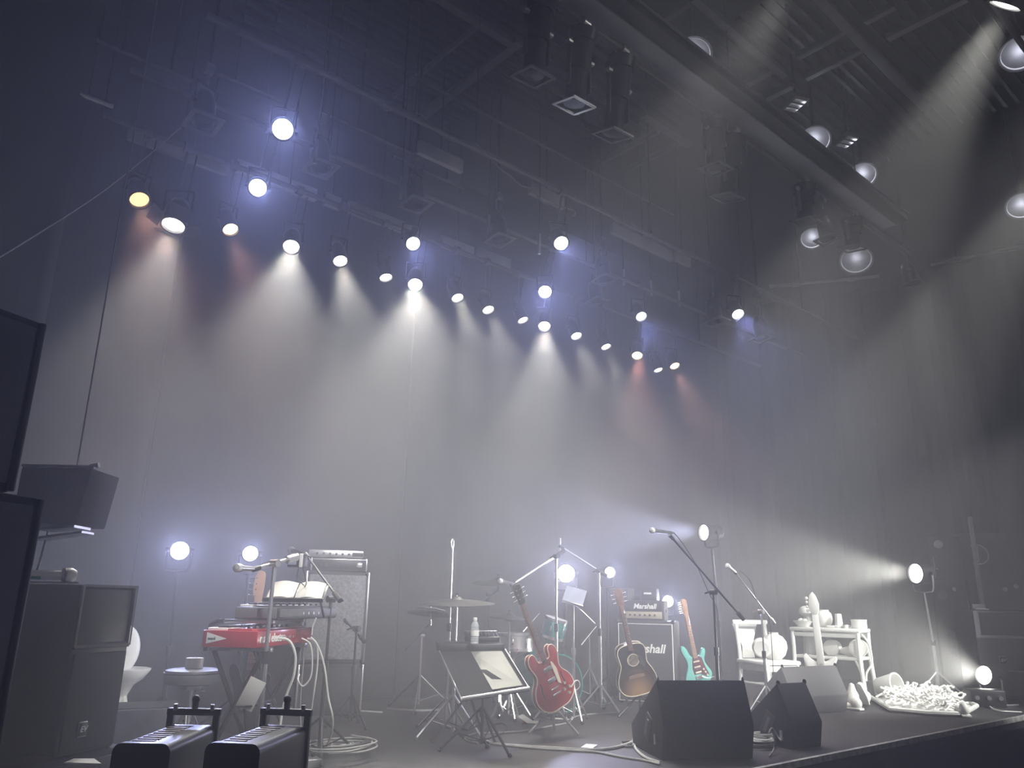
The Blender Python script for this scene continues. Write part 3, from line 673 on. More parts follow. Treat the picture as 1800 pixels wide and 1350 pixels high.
# ------------------------------------------------------------------ house left: loudspeakers, lamps and stool
def corner_box(name, label, cat, pl, pr, z0, z1, depth, m, group=None, hd=None, front_m=None):
    """A cabinet whose front runs from world point pl to pr, going back by depth."""
    pl = Vector((pl[0], pl[1], 0)); pr = Vector((pr[0], pr[1], 0)); d = pr - pl
    t = thing(name, label, cat, (pl.x, pl.y, z0), math.atan2(d.y, d.x), group)
    MB().box((d.length / 2, depth / 2, (z1 - z0) / 2), (d.length, depth, z1 - z0), .015).build('cabinet', m, t)
    return t, d.length, z1 - z0
E0 = fl(95, 1326, .345); E1 = E0 + Vector((math.sin(R(60)), math.cos(R(60)), 0)) * .30
ztop = E0.z + .64
# sub bass below everything
ss = MB().box((0, 0, .635), (1.3, .80, 1.27), .02)
sub_c = Vector((E0.x + .05, E0.y + .30, -.95))
t = thing('subwoofer', 'black bass bin carrying the badged loudspeaker', 'loudspeaker', (E0.x, E0.y, .001), R(30))
MB().box((.10, .29, .163), (.62, .60, .325), .02).build('cabinet', 'black_carpet', t)
MB().box((.10, -.012, .163), (.54, .012, .26), .004).build('grille', 'grille_black', t)
# the badged two-way speaker
t = thing('loudspeaker', 'black two-way loudspeaker with a horn and a small square badge', 'loudspeaker', (E0.x, E0.y, .328), math.atan2(E1.y - E0.y, E1.x - E0.x))
H = .745; W_ = .335
sh = [(0, 0), (W_, 0), (W_, .30), (W_ - .06, .37), (.06, .37), (0, .30)]
MB().prism([(0, .0), (W_, .0), (W_ + .0, .34), (W_ - .06, .54), (.06, .54), (0, .34)], 0, H, 'z', .012).build('cabinet', 'black_plastic', t)
MB().box((W_ / 2, -.004, .225), (W_ - .03, .018, .42), .006).build('grille', 'grille_black', t)
hb = MB(); hb.box((W_ / 2, -.004, .462), (W_ - .01, .02, .016), .004)
hz0 = .472; hz1 = H - .012
V = [(0.012, -.012, hz0), (W_ - .012, -.012, hz0), (W_ - .012, -.012, hz1), (.012, -.012, hz1), (.11, .10, .56), (W_ - .11, .10, .56), (W_ - .11, .10, .64), (.11, .10, .64)]
hb._add(V, [(0, 1, 5, 4), (1, 2, 6, 5), (2, 3, 7, 6), (3, 0, 4, 7), (4, 5, 6, 7)])
hb._add([(.0, -.014, hz0 - .01), (W_, -.014, hz0 - .01), (W_, -.014, H), (0, -.014, H)] + [(v[0], -.014, v[2]) for v in V[:4]], [(0, 1, 5, 4), (1, 2, 6, 5), (2, 3, 7, 6), (3, 0, 4, 7)])
hb.build('horn', 'black_plastic', t)
b = MB().box((.115, -.017, .105), (.05, .008, .066), .002).build('badge', 'satin_steel', t)
MB().box((.115, -.022, .105), (.043, .003, .058), .001).build('badge_face', 'black_plastic', b)
lettering('badge_letters', 'EV', .034, 'text_white', b, (.115, -.0245, .105), (90, 0, 0), .25, .0008)
ETOP = .328 + H
# tower of dark cabinets on the house left
TA = dp(78, 568, 2.62); rot = R(28); dv = Vector((math.cos(rot), math.sin(rot), 0))
def tower_box(z0, z1, rx, dep, label, m='black_carpet'):
    pr = Vector((rx.x, rx.y, 0)); pl = pr - dv * .75
    t, L, h = corner_box('loudspeaker', label, 'loudspeaker', pl, pr, z0, z1, dep, m, 'dark cabinets of the house left tower')
    MB().box((L / 2, -.006, h / 2), (L - .06, .014, h - .06), .004).build('grille', 'grille_black', t)
    MB().box((L - .008, -.004, h / 2), (.022, .022, h - .01), .006).build('edge_guard', 'steel_dark', t)
    return t
zt = TA.z
tower_box(-.95, .30, TA + Vector((-.05, -.04, 0)), .42, 'bottom cabinet of the dark tower beside the badged loudspeaker')
tower_box(.305, 1.33, dp(73, 880, 2.52), .55, 'middle cabinet of the dark tower with a bright edge')
tower_box(1.335, zt, TA, .55, 'topmost big cabinet of the dark speaker tower')
# tilted cabinet hung behind the tower
hA = dp(38, 820, 3.75); hB = dp(160, 836, 3.75); hw = (hB - hA)
t = thing('loudspeaker', 'tilted black cabinet on a thin line, poking out behind the tower', 'loudspeaker', hA, math.atan2(hw.y, hw.x)); t['group'] = 'dark cabinets of the house left tower'
wq = (Vector((hw.x, hw.y)).length)
MB().prism([(0, 0), (wq, 0), (wq - .035, -.27), (.0, -.27)], 0, .30, 'y', .008).build('cabinet', 'black_carpet', t)
MB().box((wq / 2, .02, .008), (wq + .01, .03, .014), .003).cyl((wq - .02, .02, .01), (wq + .02, .02, .02), .014, n=8).build('rigging_rail', 'satin_steel', t)
MB().prism([(.13, -.29), (.30, -.275), (.30, -.287), (.13, -.302)], 0, .16, 'y').prism([(.10, -.335), (.33, -.30), (.33, -.31), (.10, -.347)], .02, .14, 'y').build('bracket', 'satin_steel', t)
MB().cyl((.13, .1, -.28), (.11, .1, -.49), .006, n=6).build('support_rod', 'steel_grey', t)
# white cylinder on the badged speaker
q0 = Vector((E0.x, E0.y, ETOP)); q0 = dp(62, 1001, 3.45); q0.z = ETOP + .022
t = thing('torch', 'white torch with a round head lying on top of the badged loudspeaker', 'torch', q0, facing(q0, 8))
MB().lathe([(1e-5, -.03), (.020, -.03), (.022, 0), (.022, .108), (.030, .112), (.033, .125), (.033, .150), (.022, .168), (1e-5, .172)], 20, (0, 0, .012), (1, 0, .02)).build('body', 'white_plastic', t)
MB().lathe([(.0335, 0), (.035, .003), (.035, .009), (.0335, .012)], 20, (.112, 0, .014), (1, 0, .02)).build('ring', 'leather_red', t)
MB().box((.0, -.016, .0), (.05, .014, .012), .004).build('switch', 'tape_green', t)
pp = [dp(52, 1016, 3.42), dp(140, 1018, 3.45), dp(140, 1014, 3.62), dp(60, 1010, 3.62)]
cx = sum((p for p in pp), Vector()) / 4
t = MB().prism([(p.x - cx.x, p.y - cx.y) for p in pp], 0, .006, 'z').build('paper_sheet', 'paper'); t.location = (cx.x, cx.y, ETOP + .001); tag(t, 'white sheet under the torch on the badged loudspeaker', 'paper')
pp = [fl(112, 1343, .327), fl(130, 1336, .327), fl(165, 1336, .327), fl(178, 1345, .327)]
cx = sum((p for p in pp), Vector()) / 4
t = MB().prism([(p.x - cx.x, p.y - cx.y) for p in pp], 0, .006, 'z').build('paper_sheet', 'paper'); t.location = (cx.x, cx.y, .3275); tag(t, 'white sheet on the bass bin below the badged loudspeaker', 'paper')
# two box floodlights on a low bin at the stage lip
FBZ = .30
def flood(px, pxe, label, right):
    a = dp(px, 1312, 2.55); e = dp(pxe, 1270, 2.95); ax = Vector((e.x - a.x, e.y - a.y, 0)); L = ax.length
    t = thing('box_floodlight', label, 'stage light', (a.x, a.y, FBZ), math.atan2(ax.y, ax.x) - math.pi / 2, 'box floodlights at the stage lip')
    w2 = .092; h0 = .035; h1 = a.z + .008 - FBZ
    prof = []
    for cx_, cz, a0 in ((w2 - .028, h0 + .028, -90), (w2 - .028, h1 - .028, 0), (-w2 + .028, h1 - .028, 90), (-w2 + .028, h0 + .028, 180)):
        for k in range(5): q = R(a0 + 22.5 * k); prof.append((cx_ + .028 * math.cos(q), cz + .028 * math.sin(q)))
    MB().prism(prof, .0, L, 'y').build('housing', 'black_metal', t)
    s_ = .99
    MB().prism([(x * 1.04, (z - (h0 + h1) / 2) * 1.03 + (h0 + h1) / 2) for x, z in prof], -.012, .02, 'y').build('end_rim', 'black_plastic', t)
    g = MB()
    for k in range(9): g.box((-.02, .05 + (L - .09) * k / 8, h1 + .0005), (.075, .020, .004), .001)
    g.build('vent_grille', 'steel_grey', t)
    f = MB(); fw = .088; fz = h1 + .045; fy_ = L + .01
    f.box((0, fy_, fz), (2 * fw + .03, .025, .025), .004).box((-fw, fy_, fz / 2), (.025, .025, fz), .004).box((fw, fy_, fz / 2), (.025, .025, fz), .004)
    f.build('frame', 'steel_dark', t)
    MB().cyl((0, fy_, fz), (0, fy_, fz + .04), .012, n=8).ball((0, fy_, fz + .045), .016, n=10, m=6).build('knob', 'black_plastic', t)
    for k in (-1, 1): MB().cyl((k * fw * .8, fy_ - .01, fz + .005), (k * fw * .8, fy_ - .01, fz + .028), .008, n=8).build('bolt', 'satin_steel', t)
    for k in (0, 1):
        MB().box((-.045, -.014, h0 + .05 + .05 * k), (.05, .006, .022), .002).build('end_slot', 'steel_grey', t)
    MB().box((w2 + .006, L * .55, h0 + .05), (.014, .03, .02), .004).build('latch', 'steel_grey', t)
    MB().box((0, L * .5, .018), (.10, L * .7, .036), .005).build('foot_rail', 'black_metal', t)
    return t
f1 = flood(252, 338, 'black ribbed box floodlight nearer the badged loudspeaker', 1)
f2 = flood(412, 500, 'black ribbed box floodlight in front of the chrome keyboard stand', 1)
c = (Vector(f1.location) + Vector(f2.location)) / 2
t = thing('subwoofer', 'low black bin under the two box floodlights', 'loudspeaker', (c.x + .03, c.y + .05, -.95), R(-2)); MB().box((0, 0, (FBZ + .95) / 2), (.95, .52, FBZ + .948), .02).build('cabinet', 'black_carpet', t)
# grey riser
g0 = dp(262, 1262, 4.75); t = thing('riser_box', 'low blue grey riser box behind the box floodlights', 'riser', (g0.x, g0.y + .2, 0), facing(g0, 4))
MB().box((0, 0, .175), (.48, .36, .35), .012).build('deck', 'riser_grey', t); MB().box((0, 0, .352), (.46, .34, .006), .001).build('top_mat', 'black_rubber', t)
# drum stool with a white roll on it
D = 4.85; c = dp(339, 1188, D)
t = thing('drum_stool', 'round grey padded drum stool on a braced chrome tripod', 'stool', (c.x, c.y, 0)); sz = c.z
MB().lathe([(1e-5, -.048), (.150, -.048), (.168, -.040), (.172, -.02), (.172, .02), (.165, .036), (.14, .042), (1e-5, .045)], 36, (0, 0, sz)).build('seat', 'leather_grey', t)
MB().lathe([(.173, -.004), (.176, 0), (.173, .004)], 36, (0, 0, sz + .02)).build('piping', 'black_plastic', t)
MB().cyl((0, 0, .18), (0, 0, sz - .05), .014, n=12).cyl((0, 0, .30), (0, 0, .36), .024, n=12).build('post', 'chrome', t)
MB().box((0, 0, sz - .065), (.10, .10, .03), .006).cyl((.03, 0, sz - .09), (.09, .02, sz - .10), .009, n=8).build('seat_clamp', 'satin_steel', t)
for k in range(3):
    a = -1.9 + k * 2.094; e = Vector((math.cos(a) * .20, math.sin(a) * .20, .012)); s_ = Vector((math.cos(a) * .02, math.sin(a) * .02, .33))
    o = MB().tube([s_ + Vector((.008, 0, 0)), e], .008, 6, sub=1).tube([s_ - Vector((.012, 0, 0)), e], .008, 6, sub=1).tube([(0, 0, .15), s_.lerp(e, .55)], .006, 5, sub=1).build('leg', 'chrome', t)
    MB().ball(e + Vector((0, 0, .006)), .018, n=8, m=6).build('foot', 'black_rubber', o)
t = thing('tape_roll', 'white roll of tape standing on the drum stool', 'tape', (c.x, c.y, sz + .0455))
MB().lathe([(.020, 0), (.052, 0), (.053, .004), (.053, .058), (.052, .062), (.020, .062), (.020, 0)], 28).build('roll', 'white_plastic', t)
# white stool-like chair behind the badged speaker
D = 5.6; c = dp(222, 1176, D)
t = thing('shell_chair', 'white moulded chair half hidden behind the badged loudspeaker', 'chair', (c.x, c.y, 0), facing(c, 0)); sz = c.z
MB().lathe([(.02, .30), (.035, .34), (.065, .40), (.12, .44), (.165, sz - .01), (.168, sz + .004), (.15, sz + .008), (1e-5, sz - .02)], 28).build('seat_shell', 'white_plastic', t)
MB().ball((-.045, .10, sz + .13), .14, (.85, .42, 1.25), 24, 14).build('back_shell', 'white_plastic', t)
for k in range(4):
    a = .78 + k * 1.571; MB().tube([(0, 0, .36), (math.cos(a) * .05, math.sin(a) * .05, .22), (math.cos(a) * .14, math.sin(a) * .14, .006)], .022, 8, r2=.013).build('leg', 'white_plastic', t)
# ================================================================== keyboards and bass rig
KA = R(41)                                                          # the keyboards' long axis, up-stage and to the right
def keyboard_body(t, L, W_, H, m, keys=True):
    # local x runs along the keys away from the near end; -y is the back with the sockets
    MB().box((L / 2, W_ / 2, H / 2), (L, W_, H), .008).build('case', m, t)
    MB().box((L / 2, W_ * .35, H + .004), (L - .03, W_ * .45, .010), .003).build('control_panel', 'red_lacquer' if m == 'red_lacquer' else 'black_plastic', t)
    if keys:
        k = MB(); n = 36
        for i in range(n): k.box((.04 + (L - .08) * (i + .5) / n, W_ * .80, H + .006), ((L - .08) / n - .002, W_ * .36, .014), .002)
        k.build('white_keys', 'white_plastic', t)
        k = MB()
        for i in range(n - 1):
            if i % 7 not in (2, 6): k.box((.04 + (L - .08) * (i + 1) / n, W_ * .72, H + .018), (.011, W_ * .2, .014), .002)
        k.build('black_keys', 'black_plastic', t)
    kn = MB()
    for i in range(8): kn.cyl((.10 + .08 * i, W_ * .3, H + .008), (.10 + .08 * i, W_ * .3, H + .022), .009, n=10)
    kn.build('knobs', 'black_plastic', t)
    for i in range(4): MB().cyl((.30 + i * .07, .004, H * .5), (.30 + i * .07, -.012, H * .5), .009, n=10).build('socket', 'satin_steel', t)
a = dp(450, 1140, 4.55)
t = thing('keyboard', 'red stage keyboard with a white arrow shape on its end panel', 'keyboard', a, KA)
a2 = rel(t, dp(358, 1140, 4.55))
KW = .345; KH = .098; KL = .86
keyboard_body(t, KL, KW, KH, 'red_lacquer')
zc = KH * .52
o = MB().prism([(KW - .028, zc - .030), (KW - .028, zc + .034), (KW - .155, zc)], -.004, .002, 'x').build('arrow_panel', 'white_plastic', t)
lettering('arrow_letters', 'nord', .024, 'text_black', o, (-.0055, KW - .062, zc - .001), (90, 0, -90), 0, .0004)
lettering('name_letters', 'nord electro', .072, 'text_white', t, (.22, -.002, zc), (90, 0, 0), 0, .0012, 'white lettering on the red back panel')
UZ = .945
a = dp(478, 1088, 4.75); b_ = fl(478, 1068, 1.0)
t = thing('keyboard', 'slim black and grey keyboard on the upper tier of the stand', 'keyboard', (a.x, a.y, UZ - .045), KA - R(6))
t.location = dp(488, 1090, 4.72)
keyboard_body(t, .80, .30, .075, 'black_plastic')
MB().box((.40, -.004, .04), (.78, .010, .05), .003).build('back_panel', 'steel_grey', t)
MB().box((-.004, .15, .04), (.010, .28, .06), .003).build('end_cheek', 'leather_grey', t)
ukb = t
# two-tier stand under both keyboards
a = dp(450, 1140, 4.55)
t = thing('keyboard_stand', 'black two tier keyboard stand with crossed legs', 'stand', (a.x, a.y, 0), KA); zl = a.z - .001
for k, x in enumerate((.16, .70)):
    MB().box((x, .17, zl - .014), (.04, .40, .026), .004).build('support_arm', 'satin_steel', t)
    MB().tube([(x, .02, zl - .03), (x + .0, .36, .02)], .016, 8, sub=1).tube([(x + .03, .36, zl - .03), (x + .03, .0, .02)], .016, 8, sub=1).build('crossed_legs', 'black_metal', t)
    MB().box((x, .18, .014), (.05, .56, .026), .005).build('foot_bar', 'black_rubber', t)
up = rel(t, ukb.location)
for x in (.18, .66):
    MB().tube([(x - .025, .40, zl - .03), (x - .025, .385, zl + .12), (x - .025, .30, up.z - .012)], .014, 7, sub=2).build('upright', 'black_metal', t)
    MB().box((x, .16, up.z - .012), (.035, .36, .022), .004).build('upper_arm', 'satin_steel', t)
MB().cyl((.16, .19, zl * .5), (.70, .19, zl * .5), .014, n=8).build('cross_tube', 'black_metal', t)
# sheet music on the upper keyboard
D = 4.9; c = dp(516, 1056, D)
t = thing('music_rest', 'dark tilted music rest rising behind the upper keyboard', 'music rest', c, facing(c, -14))
T_ = Matrix.Rotation(R(-52), 4, 'X')
MB(T_).box((.0, 0, .075), (.38, .008, .17), .003).box((0, -.012, -.006), (.38, .03, .012), .003).build('plate', 'black_metal', t)
MB().tube([(.16, .02, .02), (.18, .10, -.10)], .008, 6, sub=1).build('arm', 'black_metal', t)
for k, (dx, lab) in enumerate(((-.09, 'left open page of sheet music over the upper keyboard'), (.09, 'right open page of sheet music over the upper keyboard'))):
    o = MB(T_); N = 8; V = []; F = []
    for i in range(N + 1):
        x = -.085 + .17 * i / N; yb = -.010 - .018 * math.sin(math.pi * (i / N))
        for z in (.004, .165): V += [(x, yb, z), (x, yb - .002, z)]
    for i in range(N):
        q = 4 * i; F += [(q, q + 4, q + 6, q + 2), (q + 1, q + 3, q + 7, q + 5), (q, q + 1, q + 5, q + 4), (q + 2, q + 6, q + 7, q + 3)]
    o._add(V, F + [(0, 2, 3, 1), (4 * N, 4 * N + 1, 4 * N + 3, 4 * N + 2)]); o = o.build('sheet_music', 'paper')
    o.location = Vector(c) + Matrix.Rotation(facing(c, -14), 3, 'Z') @ Vector((dx, 0, 0)); o.rotation_euler.z = facing(c, -14); tag(o, lab, 'sheet music', 'sheet music over the upper keyboard')
# small device with the blue lamp's light coloured into its face, on the boom stand
D = 5.0; c = dp(522, 998, D)
t = thing('monitor_mixer', 'small boxy gadget with a face coloured for the blue light on it, clamped over the sheet music', 'gadget', c, facing(c, -30))
MB().box((0, 0, .045), (.115, .06, .088), .008).build('case', 'black_plastic', t); MB().box((-.02, -.031, .048), (.06, .006, .06), .003).build('blue_lit_face', 'blue_grey', t)
MB().box((.043, -.031, .045), (.024, .006, .085), .003).build('bezel_strip', 'white_plastic', t)
MB().tube([(.03, .02, 0), (.06, .03, -.09), (.03, .05, -.13)], .004, 5).tube([(0, .02, 0), (-.01, .03, -.06), (.04, .04, -.11)], .004, 5).build('lead', 'cable_black', t)
# white tilted sheet by the stool
D = 4.3; c = dp(426, 1243, D)
t = thing('paper_sheet', 'white sheet clipped slanting low behind the drum stool', 'paper', c, facing(c, 0))
MB(Matrix.Rotation(R(24), 4, 'Y') @ Matrix.Rotation(R(-18), 4, 'X')).box((.01, 0, .08), (.095, .004, .17), .001).build('sheet', 'paper', t)
MB().box((.01, -.008, .006), (.085, .03, .01), .002).tube([(.01, .01, 0), (.03, .06, -.14), (.05, .08, -c.z + .012)], .008, 6).box((.05, .08, -c.z + .008), (.12, .12, .014), .003).build('clip_stand', 'black_metal', t)
# bass guitar standing up behind the keyboards
def stringed(t, outline, bl, neck_z, nut_z, head, M, bm, nm, fm, thick=.045, fw=.05, side=None, smooth_n=4, binding=None, hm=None):
    def sm(P):
        n = len(P); Q = []
        for i in range(n):
            p0, p1, p2, p3 = [Vector(P[(i + k) % n]) for k in (-1, 0, 1, 2)]
            for j in range(smooth_n):
                u = j / smooth_n; Q.append(tuple(.5 * (2 * p1 + (p2 - p0) * u + (2 * p0 - 5 * p1 + 4 * p2 - p3) * u * u + (3 * p1 - p0 - 3 * p2 + p3) * u ** 3)))
        return Q
    P = sm(outline)
    MB(M).prism(P, -thick / 2, thick / 2, 'y', .006).build('body', bm, t)
    if binding:
        cx = sum(p[0] for p in P) / len(P); cz = sum(p[1] for p in P) / len(P)
        MB(M).tube([(x, -thick / 2 - .0005, z) for x, z in P], .0045, 5, True, 1).tube([(x, thick / 2, z) for x, z in P], .0045, 5, True, 1).build('binding', binding, t)
    MB(M).prism([(-fw / 2, neck_z), (fw / 2, neck_z), (fw * .42, nut_z), (-fw * .42, nut_z)], -thick / 2 - .004, -thick / 2 + .022, 'y', .004).build('neck', nm, t)
    MB(M).prism([(-fw / 2, neck_z - .02), (fw / 2, neck_z - .02), (fw * .42, nut_z), (-fw * .42, nut_z)], -thick / 2 - .011, -thick / 2 - .004, 'y', .001).build('fretboard', fm, t)
    fr = MB(M)
    for i in range(1, 19):
        z = nut_z - (nut_z - neck_z + .12) * (1 - 2 ** (-i / 12.)) * 1.25
        if z > neck_z: fr.box((0, -thick / 2 - .012, z), (fw * .9, .002, .003))
    fr.build('frets', 'chrome', t)
    pts, tn = head
    hd = MB(M).prism(sm(pts) if len(pts) > 6 else pts, -thick / 2 - .006, -thick / 2 + .010, 'y', .003).build('headstock', hm or nm, t)
    for x, z in tn:
        sx = 1 if x > 0 else -1
        MB(M).cyl((x, -thick / 2 + .002, z), (x + sx * .03, -thick / 2 + .002, z), .004, n=6).ball((x + sx * .032, -thick / 2 + .002, z), .007, (1, .6, .8), 8, 6).cyl((x - sx * .018, -thick / 2 - .006, z), (x - sx * .018, -thick / 2 - .016, z), .005, n=8).build('tuner', 'chrome', hd)
    st = MB(M)
    for k in range(6): x = (k - 2.5) * fw * .15; st.cyl((x * 1.15, -thick / 2 - .017, neck_z - .16), (x * .9, -thick / 2 - .014, nut_z), .0008, n=4, cap=False)
    st.build('strings', 'satin_steel', t)
STRAT = [(0, 0), (.07, .004), (.125, .03), (.16, .08), (.16, .13), (.13, .19), (.108, .24), (.108, .28), (.125, .32), (.14, .36), (.13, .395), (.105, .395), (.085, .36), (.065, .33), (.03, .318), (-.03, .325), (-.06, .36), (-.08, .42), (-.105, .46), (-.135, .465), (-.15, .43), (-.14, .38), (-.115, .32), (-.105, .26), (-.12, .2), (-.15, .14), (-.165, .09), (-.15, .04), (-.09, .008)]
def inline_head(z, n=6, L=.18): return ([(-.022, z), (.022, z), (.028, z + .03), (.036, z + L * .75), (.028, z + L), (-.01, z + L * 1.05), (-.03, z + L * .9), (-.042, z + L * .55), (-.040, z + .05), (-.028, z + .02)], [(-.040, z + .035 + i * (L * .82) / n) for i in range(n)])
D = 5.6; c = dp(448, 1118, D)
t = thing('bass_guitar', 'bass guitar standing upright behind the keyboards, pale wooden head showing', 'guitar', (c.x, c.y, 0), facing(c, -8))
M = Matrix.Translation((0, 0, .10)) 
bz = dp(452, 1055, D).z - .10
stringed(t, STRAT, 0, .33, bz, inline_head(bz, 4, .20), M, 'black_plastic', 'maple', 'maple', fw=.06)
MB().tube([(-.12, -.1, .01), (-.08, 0, .10), (0, .03, .09), (.08, 0, .10), (.12, -.1, .01)], .01, 6, sub=2).tube([(0, .03, .09), (0, .16, .01)], .01, 6, sub=1).build('strap_lock', 'black_rubber', t).name = 'rest_cradle'
# amplifier tower
D = 6.95; cl_ = dp(518, 1240, 6.88); cr = dp(634, 1255, 7.02); ax = Vector((cr.x - cl_.x, cr.y - cl_.y, 0)); BW = ax.length; BR = math.atan2(ax.y, ax.x)
zt1 = dp(634, 1003, 7.02).z; zm = dp(634, 1168, 7.02).z
def cab(name, label, z0, z1, gm, gname, depth=.40, cat='amplifier', group=None, inset=.035):
    t = thing(name, label, cat, (cl_.x, cl_.y, z0), BR, group)
    h = z1 - z0
    MB().box((BW / 2, depth / 2, h / 2), (BW, depth, h), .014).build('cabinet', 'tolex', t)
    MB().box((BW / 2, -.004, h / 2), (BW - inset * 2, .016, h - inset * 2), .004).build(gname, gm, t)
    for x in (.008, BW - .008): MB().box((x, -.002, h / 2), (.018, .018, h - .01), .004).build('corner_strip', 'satin_steel', t)
    for x in (.02, BW - .02):
        for z in (.02, h - .02): MB().ball((x, .0, z), .022, (1, .6, 1), 10, 6).build('corner_cap', 'black_metal', t)
    for k in (0, 1): MB().tube([(BW * k + (.008 if k else -.008), .12, h * .6), (BW * k + (.022 if k else -.022), .16, h * .6), (BW * k + (.022 if k else -.022), .24, h * .6), (BW * k + (.008 if k else -.008), .28, h * .6)], .008, 6).build('handle', 'black_plastic', t)
    return t
cab('bass_cabinet', 'lower black bass cabinet under the silver grilled one', .012, zm - .003, 'grille_black', 'grille')
cab('bass_cabinet', 'upper bass cabinet with a worn silver grille cloth', zm, zt1, 'grille_silver', 'grille')
hz = dp(628, 979, 7.0).z - zt1
t = thing('bass_amplifier', 'bass amplifier head lying on the silver grilled cabinet', 'amplifier', (cl_.x, cl_.y, zt1 + .001), BR)
MB().box((BW / 2, .17, hz / 2), (BW * .92, .34, hz), .012).build('case', 'tolex', t)
MB().box((BW / 2, -.004, hz * .5), (BW * .84, .012, hz * .72), .003).build('faceplate', 'steel_dark', t)
for x in (.04, BW - .04): MB().box((x, -.002, hz / 2), (.014, .016, hz), .004).build('corner_strip', 'satin_steel', t)
MB().box((BW / 2, -.008, hz - .012), (BW * .86, .008, .012), .002).build('chrome_trim', 'satin_steel', t)
for k in range(7): MB().cyl((BW * (.22 + .08 * k), -.01, hz * .45), (BW * (.22 + .08 * k), -.028, hz * .45), .013, n=12).build('knob', 'black_plastic', t)
MB().box((BW * .82, -.012, hz * .5), (.05, .008, .04), .003).build('power_switch', 'satin_steel', t)
t2 = thing('rack_unit', 'thin silver rack unit lying on the bass amplifier head', 'rack unit', (cl_.x, cl_.y, zt1 + hz + .002), BR)
h2 = .075
MB().box((BW * .44, .16, h2 / 2), (BW * .80, .30, h2), .006).build('case', 'steel_grey', t2)
MB().box((BW * .44, -.004, h2 / 2), (BW * .86, .012, h2 * .92), .003).build('faceplate', 'satin_steel', t2)
for k in range(6): MB().cyl((BW * (.14 + .10 * k), -.01, h2 * .5), (BW * (.14 + .10 * k), -.024, h2 * .5), .011, n=10).build('knob', 'black_plastic', t2)
MB().box((BW * .78, -.012, h2 * .5), (.10, .006, .035), .002).build('display', 'black_plastic', t2)
# leads hanging from the keyboards and coiled on the floor
def lead(label, pts, m, r=.006, group='leads hanging from the keyboards', sub=5):
    return cord('cable', pts, r, m, label, 'cable', group, sub)
D = 4.6
lead('thick white lead hanging from the red keyboard, nearest its name', [dp(490, 1122, D), dp(508, 1126, D), dp(519, 1150, D), dp(517, 1185, D), dp(505, 1218, D), dp(496, 1252, D), dp(492, 1300, D), fl(500, 1345)], 'cable_white', .008)
lead('pale lead making a wide loop beside the keyboard stand', [dp(530, 1122, D), dp(545, 1132, D), dp(549, 1160, D), dp(546, 1190, D), dp(533, 1206, D), dp(524, 1196, D), dp(526, 1186, D + .1)], 'cable_white', .005)
lead('long pale lead dropping straight from the far end of the red keyboard', [dp(540, 1122, D), dp(556, 1130, D), dp(558, 1170, D), dp(550, 1230, D), dp(544, 1280, D + .2), fl(545, 1308), fl(556, 1312)], 'cable_white', .005)
lead('long pale lead swinging out to the chrome boom pole', [dp(546, 1120, D), dp(558, 1134, D), dp(570, 1170, D), dp(577, 1225, D), dp(585, 1262, D), dp(582, 1292, D + .2), fl(572, 1316)], 'cable_white', .006)
lead('thin grey lead hanging beside the long pale one', [dp(534, 1160, D), dp(530, 1200, D), dp(528, 1240, D), dp(530, 1290, D), fl(540, 1330)], 'cable_grey', .004)
lead('short pale lead between the two keyboards', [dp(556, 1086, D), dp(550, 1100, D), dp(548, 1116, D)], 'cable_white', .004)
rnd = random.Random(5)
for i, lab in enumerate(['biggest pale coil on the floor by the keyboards', 'second pale coil on the floor by the keyboards', 'tangled grey coil at the foot of the keyboard stand', 'loose black coil on the floor by the keyboards', 'long grey coil spreading toward the stage middle']):
    c = fl(560 + 9 * i, 1318 + 4 * i); P = []
    for k in range(22):
        a = k * .75 + i; r = .10 + .05 * i * .5 + rnd.uniform(-.03, .04)
        P.append((c.x + math.cos(a) * r * 1.3, c.y + math.sin(a) * r, .008 + .016 * i + .0016 * k))
    cord('cable', P, .006, ['cable_white', 'cable_white', 'cable_grey', 'cable_black', 'cable_grey'][i], lab, 'cable', CABW, 4)
c = fl(538, 1348); t = thing('foot_pedal', 'pale metal foot pedal on the floor by the coiled cables', 'pedal', (c.x, c.y, .001), facing(c, 20))
MB().box((0, 0, .025), (.16, .12, .05), .006).build('case', 'satin_steel', t); MB().cyl((0, -.02, .05), (0, -.02, .065), .014, n=12).build('switch', 'chrome', t)
for k in (-1, 1): MB().cyl((k * .05, .03, .05), (k * .05, .03, .066), .012, n=10).build('knob', 'black_plastic', t)
